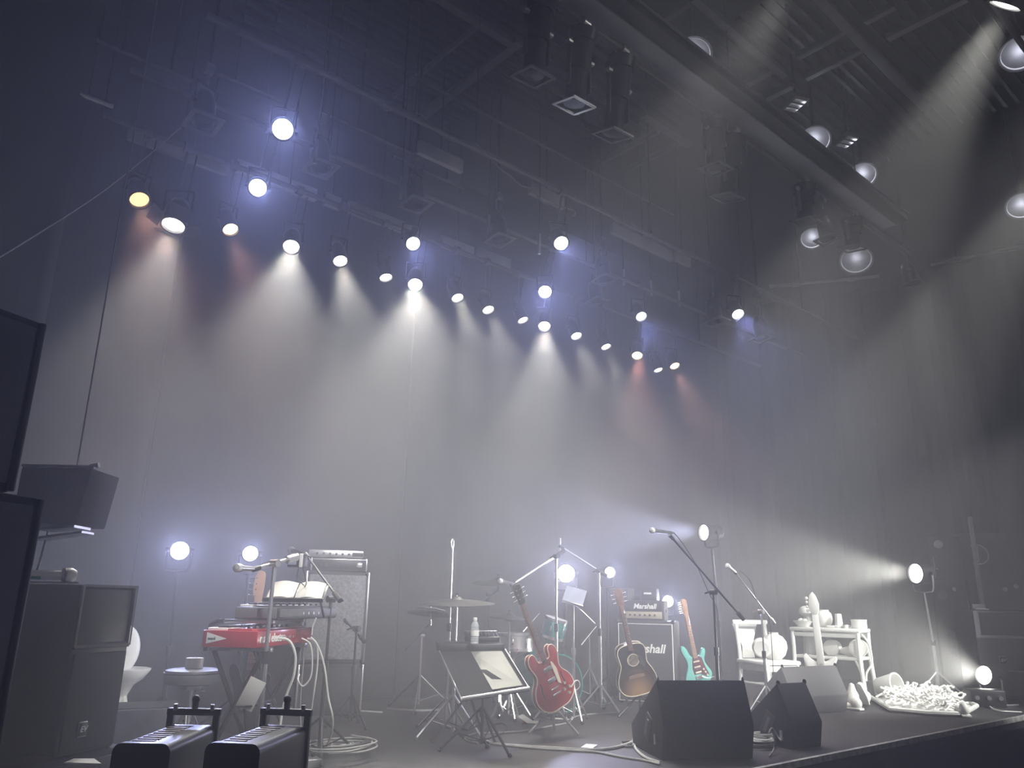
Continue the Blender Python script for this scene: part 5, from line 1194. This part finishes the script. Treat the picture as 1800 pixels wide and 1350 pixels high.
# local: x across the seat from the near-left rear leg, y negative towards the sitter's front... back legs at y=0
def chair_parts(t):
    for x in (.02, CW - .02):
        MB().tube([(x, .04, .0), (x, .0, SH), (x, .05, TOP - .02)], .022, 8, sub=4).build('rear_leg', 'white_paint', t)
    for x in (.02, CW - .02): MB().tube([(x, -CD, 0), (x, -CD, SH - .02)], .024, 8, sub=1).build('front_leg', 'white_paint', t)
    MB().box((CW / 2, -CD / 2, SH), (CW + .05, CD + .05, .045), .016).build('seat', 'white_paint', t)
    MB().box((CW / 2, .05, TOP - .02), (CW + .05, .035, .05), .014).build('top_rail', 'white_paint', t)
    MB(Matrix.Rotation(R(-6), 4, 'X')).prism([(CW * .30, SH + .03), (CW * .70, SH + .03), (CW * .66, SH + .16), (CW * .90, TOP - .03), (CW * .10, TOP - .03), (CW * .34, SH + .16)], .06, .08, 'y', .004).build('back_splat', 'white_paint', t)
    MB().box((CW / 2, -CD, SH - .06), (CW, .022, .06), .005).box((.02, -CD / 2, SH - .06), (.022, CD, .06), .005).box((CW - .02, -CD / 2, SH - .06), (.022, CD, .06), .005).build('seat_apron', 'white_paint', t)
    for x in (.02, CW - .02): MB().cyl((x, -CD, SH * .45), (x, .03, SH * .45), .014, n=8).build('side_stretcher', 'white_paint', t)
    MB().cyl((.02, -CD * .5, SH * .45), (CW - .02, -CD * .5, SH * .45), .013, n=8).build('cross_stretcher', 'white_paint', t)
chair_parts(t)
chair = t
# things on the chair
zz = SH + .0235
c = dp(1340, 1155, 8.75); t = white('frying_pan', 'white painted round pan leaning on the chair seat', (c.x, c.y, zz + .012), 'pan', facing(c, -6))
M = Matrix.Translation((0, -.01, .12)) @ Matrix.Rotation(R(-76), 4, 'X')
MB(M).lathe([(1e-5, -.012), (.085, -.012), (.105, .022), (.112, .024), (.112, .028), (.104, .028), (.083, -.006), (1e-5, -.006)], 32).build('bowl', 'white_paint', t)
MB(M).tube([(.02, .10, .01), (.04, .18, .02), (.05, .26, .02)], .012, 8).build('handle', 'white_paint', t)
c = dp(1362, 1153, 8.95); t = white('globe_vase', 'white painted round vase on the chair behind the pan', (c.x, c.y, zz), 'vase')
MB().lathe([(1e-5, .0), (.07, .002), (.12, .05), (.148, .13), (.14, .20), (.10, .255), (.06, .275), (.05, .29), (.056, .30), (.04, .30), (1e-5, .27)], 32).build('body', 'white_paint', t)
# shelf table
D = 9.35
p0 = dp(1402, 1228, D + .2); p1 = dp(1518, 1218, D - .25); p0.z = p1.z = 0; ax = p1 - p0; TW = ax.length; TR = math.atan2(ax.y, ax.x)
TZ = dp(1460, 1108, D).z; SZ = dp(1460, 1157, D).z
t = thing('shelf_table', 'white painted wooden table with a low shelf, crowded with white objects', 'table', p0, TR)
TD = .42
MB().box((TW / 2, TD / 2, TZ), (TW + .06, TD + .06, .045), .016).build('top', 'white_paint', t)
MB().box((TW / 2, TD / 2, SZ), (TW - .02, TD - .02, .035), .008).build('shelf', 'white_paint', t)
for x in (0.0, TW):
    for y in (0.0, TD): MB().tube([(x + (-.02 if x == 0 else .03), y + (-.02 if y == 0 else .02), 0), (x, y, TZ * .55), (x, y, TZ - .02)], .026, 8, sub=3).build('leg', 'white_paint', t)
MB().box((TW / 2, 0, TZ - .06), (TW, .02, .05), .004).box((TW / 2, TD, TZ - .06), (TW, .02, .05), .004).build('apron', 'white_paint', t)
MB().tube([(TW - .06, .02, SZ - .02), (TW + .0, .05, .24)], .014, 6, sub=1).build('brace', 'white_paint', t)
MB().tube([(TW + .03, .05, TZ - .04), (TW + .10, .05, TZ - .14), (TW + .12, .04, TZ * .55), (TW + .05, .03, TZ * .38), (TW + .04, .02, .20)], .012, 7).build('draped_cord', 'white_paint', t)
tab = t; Mt = Matrix.Translation(p0) @ Matrix.Rotation(TR, 4, 'Z')
def on(x, y, z): return Mt @ Vector((x, y, z))
zt2 = TZ + .0235; zs2 = SZ + .0185
def lathe_thing(name, label, x, y, z, prof, cat, n=24, part='body', dirn=(0, 0, 1), off=(0, 0, 0)):
    t = white(name, label, on(x, y, z), cat, TR); MB().lathe(prof, n, off, dirn).build(part, 'white_paint', t); return t
lathe_thing('bowl', 'white painted bowl at the near corner of the white table top', .10, .12, zt2, [(1e-5, 0), (.06, 0), (.07, .01), (.12, .07), (.125, .075), (.112, .072), (.06, .02), (1e-5, .016)], 'bowl')
for k, (x, y, r, lab) in enumerate([(.075, .13, .042, 'white painted ball in the bowl on the white table'), (.13, .10, .040, 'smaller white painted ball beside the first in the bowl')]):
    t = white('ball', lab, on(x, y, zt2 + .024 + r), 'ball'); MB().ball((0, 0, 0), r, (1, 1, .95), 18, 12).build('body', 'white_paint', t)
lathe_thing('mushroom_jar', 'white painted mushroom shaped jar standing behind the bowl', .09, .32, zt2, [(1e-5, 0), (.05, 0), (.05, .10), (.045, .13), (.07, .14), (.098, .17), (.10, .20), (.085, .235), (.05, .255), (1e-5, .262)], 'jar')
lathe_thing('tall_pot', 'white painted round pot behind the neck of the white guitar', .31, .27, zt2, [(1e-5, 0), (.06, 0), (.10, .05), (.112, .11), (.10, .17), (.07, .20), (.075, .215), (.06, .215), (1e-5, .19)], 'pot')
t = lathe_thing('figure_stand', 'white painted upright wedge shaped piece in the middle of the table top', .52, .20, zt2, [(1e-5, 0), (.07, 0), (.07, .02), (.05, .03), (.045, .10), (.04, .165), (.036, .17), (1e-5, .17)], 'ornament', 8)
MB().box((-.09, -.03, .014), (.09, .09, .026), .008).build('base', 'white_paint', t)
t = white('cup', 'white painted low cup next to the upright piece on the table', on(.62, .14, zt2), 'cup', TR); MB().lathe([(1e-5, 0), (.03, 0), (.038, .04), (.034, .04), (1e-5, .006)], 18).build('body', 'white_paint', t); MB().tube([(.036, 0, .03), (.06, 0, .028), (.058, 0, .012), (.034, 0, .010)], .005, 6).build('handle', 'white_paint', t)
lathe_thing('tin_can', 'white painted flat tin at the far corner of the table top', .76, .20, zt2, [(1e-5, 0), (.088, 0), (.090, .004), (.090, .095), (.094, .098), (.094, .106), (.084, .106), (.082, .09), (1e-5, .09)], 'tin')
lathe_thing('bottle', 'white painted bottle standing on the low shelf', .14, .21, zs2, [(1e-5, 0), (.068, 0), (.072, .01), (.072, .19), (.055, .235), (.025, .255), (.024, .29), (.028, .295), (1e-5, .295)], 'bottle')
t = white('drum_can', 'white painted can lying at the middle of the low shelf', on(.44, .12, zs2 + .0955), 'can', TR); MB().lathe([(1e-5, -.01), (.085, -.01), (.088, 0), (.095, .0), (.095, .014), (.088, .014), (.088, .15), (1e-5, .15)], 28, (0, -.06, 0), (0, 1, 0)).build('body', 'white_paint', t)
t = white('jug', 'white painted cone shaped jug lying on the low shelf', on(.60, .16, zs2 + .062), 'jug', TR + R(-10)); MB().lathe([(1e-5, 0), (.028, 0), (.034, .01), (.060, .10), (.062, .14), (.05, .15), (1e-5, .15)], 24, (-.08, 0, 0), (1, 0, 0)).build('body', 'white_paint', t)
t = white('drum_can', 'white painted can standing end-on beside the jug on the low shelf', on(.76, .10, zs2 + .108), 'can', TR + R(8)); MB().lathe([(1e-5, -.004), (.09, -.004), (.094, .004), (.107, .004), (.107, .02), (.098, .024), (.098, .12), (1e-5, .12)], 28, (0, -.06, 0), (0, 1, 0)).build('body', 'white_paint', t)
# white guitar leaning on the table
b = dp(1452, 1236, 8.85); e = dp(1427, 1040, 9.05)
t = thing('electric_guitar', 'white painted electric guitar leaning against the white table', 'guitar', (b.x, b.y, 0), facing(b)); l = rel(t, b); l.z = .02; h = rel(t, e); v = h - l; sc = v.length / 1.02; v.normalize()
x = Vector((1, 0, 0)); x = (x - v * x.dot(v)).normalized(); y = v.cross(x); M = Matrix.Translation(l) @ Matrix((x, y, v)).transposed().to_4x4() @ Matrix.Scale(sc, 4)
hd = ([(-.026, .80), (.026, .80), (.045, .84), (.052, .90), (.040, .94), (.030, .98), (.0, 1.02), (-.030, .99), (-.045, .93), (-.050, .86), (-.036, .82)], [(-.048, .84 + k * .04) for k in range(4)])
MB(M).prism([(0, 0), (.07, .004), (.15, .05), (.175, .12), (.15, .2), (.12, .26), (.13, .32), (.155, .37), (.14, .40), (.09, .37), (.05, .35), (-.05, .35), (-.09, .38), (-.13, .43), (-.16, .41), (-.15, .34), (-.12, .27), (-.15, .19), (-.17, .11), (-.14, .04), (-.07, .005)], -.022, .022, 'y', .008).build('body', 'white_paint', t)
MB(M).prism([(-.036, .33), (.036, .33), (.030, .81), (-.030, .81)], -.032, -.004, 'y', .008).build('neck', 'white_paint', t)
hh = MB(M).prism(hd[0], -.034, -.008, 'y', .008).build('headstock', 'white_paint', t)
for x_, z_ in hd[1]: MB(M).ball((x_ - .012, -.02, z_), .016, (1, .7, 1), 10, 6).build('tuner', 'white_paint', hh)
for z_ in (.14, .22): MB(M).box((0, -.026, z_), (.09, .012, .03), .004).build('pickup', 'white_paint', t)
# bucket, bottle and shoes on the floor
GF2 = 'white painted objects on the stage floor'
c = fl(1562, 1228); c2 = Vector((c.x, c.y, .10)); t = white('bucket', 'white painted bucket tipped over at the near end of the tray of white pieces', c2, 'bucket', facing(c, -20), GF2)
MB().lathe([(1e-5, 0), (.098, 0), (.104, .01), (.13, .23), (.136, .234), (.136, .25), (.122, .25), (.115, .23), (.09, .02), (1e-5, .016)], 30, (-.10, 0, .02), (1, -.25, .22)).build('body', 'white_paint', t)
c = fl(1500, 1247); t = white('squeeze_bottle', 'white painted bottle with a pointed top standing by the grey wedge monitor', (c.x, c.y, .001), 'bottle', 0, GF2)
MB().lathe([(1e-5, 0), (.062, 0), (.066, .01), (.068, .10), (.062, .15), (.040, .19), (.03, .225), (.022, .25), (1e-5, .262)], 24, (0, 0, 0), (.04, 0, 1)).build('body', 'white_paint', t)
def shoe(label, px, py, rz, tilt):
    c = fl(px, py); t = white('shoe', label, (c.x, c.y, .004), 'shoe', facing(c, rz), GF2)
    M = Matrix.Rotation(R(tilt), 4, 'X')
    S_ = [(-.045, 0), (.045, 0), (.05, .10), (.04, .17), (.03, .24), (.0, .262), (-.03, .24), (-.04, .17), (-.05, .10)]
    MB(M).prism([(x, y) for x, y in S_], 0, .022, 'z', .006).build('sole', 'white_paint', t)
    MB(M).ball((0, .17, .035), .05, (.88, 1.7, .75), 18, 12).ball((0, .06, .06), .05, (.9, 1.2, 1.3), 18, 12).build('upper', 'white_paint', t)
    return t
shoe('white painted shoe standing toe up next to the pointed bottle', 1522, 1240, 150, 62)
shoe('white painted shoe lying flat in front of the toe-up shoe', 1516, 1250, 60, 0)
shoe('white painted shoe at the far corner of the tray of white pieces', 1700, 1262, 20, 8)
c = fl(1487, 1242); t = white('crumpled_cloth', 'small white crumpled cloth by the corner of the grey wedge monitor', (c.x, c.y, .0), 'cloth', 0, GF2)
m_ = MB(); rr = random.Random(3); m_.ball((0, 0, .03), .05, (1.3, 1, .6), 14, 9)
for v_ in m_.bm.verts: v_.co += Vector([rr.uniform(-.012, .012) for _ in range(3)])
m_.build('cloth', 'white_paint', t)
# tray with twisted pieces
Q = [fl(1532, 1231), fl(1566, 1252), fl(1630, 1258), fl(1692, 1261), fl(1718, 1246), fl(1660, 1222), fl(1590, 1222)]
cq = sum(Q, Vector()) / len(Q); poly = [(p.x - cq.x, p.y - cq.y) for p in Q]
t = thing('tray', 'broad white rimmed tray on the stage floor heaped with white twisted pieces', 'tray', (cq.x, cq.y, .002))
MB().prism(poly, 0, .02, 'z').build('bottom', 'white_paint', t)
MB().tube([(x, y, .03) for x, y in poly], .024, 7, True, 1).build('rim', 'white_paint', t)
def inside(x, y, k=.86):
    P = [(a * k, b * k) for a, b in poly]; c = False
    for i in range(len(P)):
        (x1, y1), (x2, y2) = P[i], P[i - 1]
        if (y1 > y) != (y2 > y) and x < (x2 - x1) * (y - y1) / (y2 - y1) + x1: c = not c
    return c
rr = random.Random(11); proto = []
for k in range(6):
    a = rr.uniform(.035, .05); P = [(-.085, rr.uniform(-.025, .025), .0), (-.04, rr.uniform(-.03, .03), .012), (0, rr.uniform(-.035, .035), .03), (.04, rr.uniform(-.03, .03), .014), (.085, rr.uniform(-.025, .025), rr.uniform(0, .03))]
    proto.append([(x, y, z) for x, y, z in P])
meshes = []
for k, P in enumerate(proto):
    o = MB().tube(P, .0105, 8, sub=4, r2=.014 if k % 2 else .010).ball(P[0], .0145, (1, 1, .9), 10, 7).ball(P[-1], .017, (1.1, .9, .9), 10, 7).build('twisted_piece', 'white_paint'); meshes.append(o)
lab_p = 'white painted twisted piece heaped among others in the broad white tray'
for o in meshes: tag(o, lab_p, 'twisted piece', 'white twisted pieces in the tray')
count = 0; wa = math.atan2(Q[3].y - Q[1].y, Q[3].x - Q[1].x)
for layer in range(3):
    step = (.205, .098); n = 0
    for i in range(-8, 9):
        for j in range(-12, 13):
            x = i * step[0] + layer * .08; y = j * step[1] + layer * .03
            kf = .86 if layer == 0 else .78 if layer == 1 else .6
            if not inside(x, y, kf) or (layer == 2 and rr.random() < .5): continue
            if count < 6: o = meshes[count]
            else: o = meshes[rr.randrange(6)].copy(); COL.objects.link(o)
            o.location = (cq.x + x, cq.y + y, .050 + layer * .066 + rr.uniform(0, .006)); o.rotation_euler = (rr.uniform(-.12, .12), rr.uniform(-.15, .15), rr.choice([0, math.pi]) + rr.uniform(-.35, .35)); count += 1
for k in range(count, 6): bpy.data.objects.remove(meshes[k])
print('pieces', count)
# ================================================================== house right: cases and loudspeaker, cables
D = 10.2
c = dp(1690, 1215, D); c.z = 0; rot = facing(c, 14)
t = thing('flight_case', 'tall dark flight case standing upright with round catches, behind the floor lamp', 'flight case', (c.x, c.y, 0), rot); l0 = rel(t, dp(1662, 1200, D)); r0 = rel(t, dp(1722, 1200, D)); zt3 = dp(1690, 1018, D).z
cwid = r0.x - l0.x
MB().box(((l0.x + r0.x) / 2, .30, zt3 / 2), (cwid, .60, zt3), .02).build('case', 'case_board', t)
for py in (1045, 1117, 1149):
    q = rel(t, dp(1672 + (py - 1045) * .13, py, D - .05)); MB().lathe([(.035, 0), (.062, 0), (.066, .012), (.05, .016), (.05, .006), (.035, .006), (.035, 0)], 24, (q.x, -.002, q.z), (0, -1, 0)).cyl((q.x, 0, q.z), (q.x, -.012, q.z), .026, n=14).build('catch', 'steel_grey', t)
for px, py in ((1693, 1035), (1705, 1115), (1708, 1143)):
    q = rel(t, dp(px, py, D - .05)); MB().lathe([(.012, 0), (.026, 0), (.024, .010), (.012, .010), (.012, 0)], 16, (q.x, -.002, q.z), (0, -1, 0)).build('bolt_ring', 'satin_steel', t)
for x in (l0.x, r0.x): MB().box((x, .0, zt3 / 2), (.025, .025, zt3), .006).build('edge_strip', 'steel_dark', t)
# upper case on top
zt4 = dp(1690, 935, D).z
t = thing('flight_case', 'smaller dark case stacked on the tall flight case', 'flight case', (c.x, c.y, zt3 + .001), rot)
MB().box(((l0.x + r0.x) / 2 + .02, .32, (zt4 - zt3) / 2), (cwid * .95, .5, zt4 - zt3), .02).build('case', 'case_board', t)
q = rel(t, dp(1669, 942, D - .05)); MB().lathe([(.030, 0), (.058, 0), (.060, .012), (.045, .016), (.045, .006), (.030, .006), (.030, 0)], 24, (q.x + .03, .068, (zt4 - zt3) * .8), (0, -1, 0)).build('catch', 'satin_steel', t)
b_ = (zt4 - zt3) * .35
MB().tube([(l0.x + .12, .06, b_ + .10), (l0.x + .08, .06, b_ + .10), (l0.x + .08, .06, b_ - .06), (l0.x + .12, .06, b_ - .06)], .007, 6, sub=1).build('corner_bracket', 'satin_steel', t)
# leaning pale bar and its handle box
t = thing('upright_bar', 'long pale bar standing upright against the dark case', 'bar', (0, 0, 0)); a = dp(1741, 1168, 10.12); e = dp(1706, 902, 10.12); t.location = (a.x, a.y, 0); a_ = rel(t, a); e_ = rel(t, e); a_.z = .0; e_.x *= .25; e_.y *= .25
MB().tube([(0, 0, .0), (e_.x * 1, e_.y * 1, e_.z)], .030, 4, sub=1).build('bar', 'beam_grey', t)
MB().box((0, .0, .01), (.12, .12, .02), .004).build('foot_plate', 'steel_dark', t)
D2 = 10.3
c = dp(1768, 1215, D2); c.z = 0; t = thing('flight_case', 'dark case behind the badged side loudspeaker, with a bright D handle', 'flight case', (c.x, c.y, 0), facing(c, 10)); zt5 = dp(1768, 930, D2).z
MB().box((.12, .30, zt5 / 2), (.86, .56, zt5), .02).build('case', 'case_board', t)
q = rel(t, dp(1733, 970, D2)); MB().tube([(q.x - .07, .015, q.z + .12), (q.x + .04, -.03, q.z + .12), (q.x + .11, -.04, q.z + .04), (q.x + .11, -.04, q.z - .06), (q.x + .04, -.03, q.z - .13), (q.x - .07, .015, q.z - .12)], .009, 7).box((q.x - .01, .0, q.z), (.035, .06, .22), .005).build('handle', 'satin_steel', t)
for px, py in ((1777, 1035), (1795, 1030)):
    q2 = rel(t, dp(px, py, D2)); MB().lathe([(.012, 0), (.030, 0), (.028, .012), (.012, .012), (.012, 0)], 16, (q2.x, .02, q2.z), (0, -1, 0)).build('bolt_ring', 'satin_steel', t)
# side loudspeaker
D3 = 9.35; c = dp(1766, 1236, D3); c.z = 0; t = thing('loudspeaker', 'wide black loudspeaker with a small square badge at the far side of the stage', 'loudspeaker', (c.x, c.y, 0), facing(c, 22)); z6 = dp(1766, 1073, D3).z
l1 = rel(t, dp(1731, 1236, D3)).x; W6 = .80
MB().box((l1 + W6 / 2, .28, z6 / 2), (W6, .56, z6), .02).build('cabinet', 'black_carpet', t)
MB().box((l1 + W6 / 2, -.004, z6 * .36), (W6 - .04, .018, z6 * .64), .005).build('grille', 'grille_black', t)
x0 = l1 + .06; x1 = l1 + W6 - .06; z0 = z6 * .70; z1 = z6 - .02; m_ = MB(); xm = l1 + W6 * .44; zm_ = (z0 + z1) / 2
m_._add([(x0, -.012, z0), (x1, -.012, z0), (x1, -.012, z1), (x0, -.012, z1), (xm - .06, .10, zm_ - .03), (xm + .06, .10, zm_ - .03), (xm + .06, .10, zm_ + .03), (xm - .06, .10, zm_ + .03)], [(0, 1, 5, 4), (1, 2, 6, 5), (2, 3, 7, 6), (3, 0, 4, 7), (4, 5, 6, 7)])
m_._add([(x0 - .04, -.014, z0 - .02), (x1 + .04, -.014, z0 - .02), (x1 + .04, -.014, z1 + .01), (x0 - .04, -.014, z1 + .01), (x0, -.013, z0), (x1, -.013, z0), (x1, -.013, z1), (x0, -.013, z1)], [(0, 1, 5, 4), (1, 2, 6, 5), (2, 3, 7, 6), (3, 0, 4, 7)])
m_.build('horn', 'riser_grey', t)
q = rel(t, dp(1771, 1162, D3)); b = MB().box((q.x, -.016, q.z), (.085, .008, .095), .003).build('badge', 'satin_steel', t); MB().box((q.x, -.021, q.z), (.072, .004, .082), .001).build('badge_face', 'black_plastic', b)
lettering('badge_letters', 'EV', .05, 'text_white', b, (q.x, -.0235, q.z), (90, 0, 0), .25, .001)
q = rel(t, dp(1788, 1181, D3)); MB().box((q.x + .05, -.016, q.z), (.26, .012, .012), .002).build('trim_strip', 'satin_steel', t)
t2 = thing('metal_bracket', 'bright metal bracket lying on the side loudspeaker', 'bracket', Vector(t.location) + Matrix.Rotation(t.rotation_euler.z, 3, 'Z') @ Vector((l1 + .08, .06, z6 + .001)), t.rotation_euler.z)
MB().box((.06, 0, .008), (.17, .10, .016), .003).box((.06, .04, .04), (.15, .012, .06), .003).build('plate', 'satin_steel', t2); MB().cyl((.02, -.02, .016), (.02, -.02, .03), .018, n=10).build('screw_head', 'chrome', t2)
# small dark amplifier heap by the floor lamp
c = fl(1772, 1250); t = thing('cable_box', 'low dark connector box behind the floor lamp', 'box', (c.x + .25, c.y + .30, 0), facing(c, 10)); MB().box((0, 0, .09), (.36, .24, .18), .012).build('case', 'black_plastic', t)
for k in range(3): MB().cyl((-.12 + .12 * k, -.12, .10), (-.12 + .12 * k, -.14, .10), .024, n=12).build('socket', 'steel_grey', t)
t.rotation_euler.z += .2
# tall dark drape pole / rope by the cases

# ------------------------------------------------------------------ cables on the stage floor
def floor_cable(label, px, m, r=.008, h=None, sub=6):
    P = [fl(x, y, (h[i] if h else r + .001)) for i, (x, y) in enumerate(px)]
    return cord('cable', P, r, m, label, 'cable', CABW, sub)
floor_cable('white cable running from the tray table foot to the big wedge monitor', [(850, 1300), (870, 1307), (930, 1312), (980, 1315), (1030, 1318), (1075, 1315), (1108, 1306), (1122, 1298)], 'cable_white', .010)
floor_cable('second pale cable beside it splitting off toward the stage edge', [(880, 1309), (940, 1315), (1000, 1319), (1050, 1322), (1090, 1330), (1130, 1336), (1160, 1343)], 'cable_white', .008)
floor_cable('black cable curving under the tripod of the tray table', [(735, 1258), (770, 1272), (800, 1285), (822, 1300), (850, 1304), (865, 1306)], 'cable_black', .008)
floor_cable('grey cable looping out from the red guitar stand and back', [(1090, 1252), (1030, 1256), (1006, 1262), (1000, 1270), (970, 1276), (920, 1285), (870, 1288), (835, 1290), (818, 1296), (822, 1302), (840, 1306)], 'cable_grey', .008)
floor_cable('pale cable lying below the red guitar', [(958, 1262), (985, 1264), (1003, 1265), (1006, 1261)], 'cable_white', .010)
floor_cable('thin cable hooked in a loop under the music desk', [(838, 1300), (842, 1288), (858, 1276), (880, 1271), (890, 1276), (888, 1286), (876, 1291)], 'cable_black', .007)
o = MB().box((0, 0, .004), (.16, .09, .006), .002).build('tape_patch', 'label_white'); c = fl(1036, 1316); o.location = (c.x, c.y, .012); o.rotation_euler.z = .5; tag(o, 'white tape patch over the cables before the big wedge monitor', 'tape')
floor_cable('pale cable hugging the near corner of the big wedge monitor', [(1116, 1290), (1113, 1302), (1119, 1318), (1136, 1332), (1160, 1340)], 'cable_white', .009)
floor_cable('grey cable bundle end at the side of the big wedge monitor', [(1090, 1308), (1104, 1312), (1116, 1310), (1108, 1303), (1094, 1304)], 'cable_grey', .009)
for i, (x, y, lab) in enumerate([(1338, 1315, 'lowest dark cable coil between the two black wedge monitors'), (1340, 1312, 'middle pale cable coil between the two black wedge monitors'), (1342, 1310, 'topmost grey cable coil between the two black wedge monitors')]):
    c = fl(x, y); P = [(c.x + math.cos(k * .7) * (.10 + .012 * math.sin(k * 1.7)), c.y + math.sin(k * .7) * (.075 + .01 * math.sin(k)), .012 + .028 * i + .0012 * k) for k in range(20)]
    cord('cable', P, .008, ['cable_black', 'cable_white', 'cable_grey'][i], lab, 'cable', CABW, 3)
P = [fl(1352, 1330, .01), fl(1360, 1318, .03), dp(1362, 1300, 5.6), dp(1358, 1287, 5.6), dp(1352, 1288, 5.55), dp(1358, 1280, 5.6), dp(1368, 1296, 5.55), dp(1374, 1302, 5.5)]
cord('cable', P, .007, 'cable_grey', 'cable plugged into the end of the tilted wedge monitor', 'cable', CABW, 4)
floor_cable('pale cable trailing along the drape behind the chrome boom stand', [(680, 1246), (705, 1247), (740, 1249), (775, 1247)], 'cable_grey', .010)
floor_cable('long pale cable tube on the floor behind the tall empty clip stand', [(605, 1248), (640, 1250), (672, 1252)], 'cable_white', .008)
floor_cable('cable running along the foot of the white chair stand', [(1345, 1230), (1352, 1234), (1368, 1233), (1384, 1231)], 'cable_grey', .010)
for i, (pts, lab) in enumerate([([(1738, 1232), (1752, 1238), (1768, 1240), (1790, 1239)], 'grey cable running out of the frame from the floor lamp'), ([(1735, 1236), (1745, 1246), (1760, 1250), (1776, 1251), (1796, 1252)], 'pale cable lying nearest the stage edge by the floor lamp'), ([(1722, 1238), (1740, 1244), (1752, 1240), (1748, 1234)], 'short looping cable at the foot of the floor lamp')]):
    floor_cable(lab, pts, ['cable_grey', 'cable_white', 'cable_black'][i], .009)
# ================================================================== theatre haze, thick over the stage and thin over the seats
def haze(name, dens, y0, y1, label):
    hm = bpy.data.materials.new(name); hm.use_nodes = True; MATS[name] = hm
    nt = hm.node_tree; nt.nodes.clear()
    o_ = nt.nodes.new('ShaderNodeOutputMaterial'); v_ = nt.nodes.new('ShaderNodeVolumeScatter')
    v_.inputs['Color'].default_value = (.98, .98, 1, 1); v_.inputs['Density'].default_value = dens; v_.inputs['Anisotropy'].default_value = .35
    nt.links.new(v_.outputs['Volume'], o_.inputs['Volume'])
    hz = MB().box((5.5, (y0 + y1) / 2, 2.95), (18.6, y1 - y0, 8.6)).build(name, name, None, 0)
    tag(hz, label, 'haze', None, 'stuff')
haze('haze', HAZE, 2.5, 8.7, 'theatre haze filling the stage and showing the light beams')
haze('thin_haze', HAZE_HOUSE, -4.7, 2.499, 'thinner haze over the seats in front of the stage')
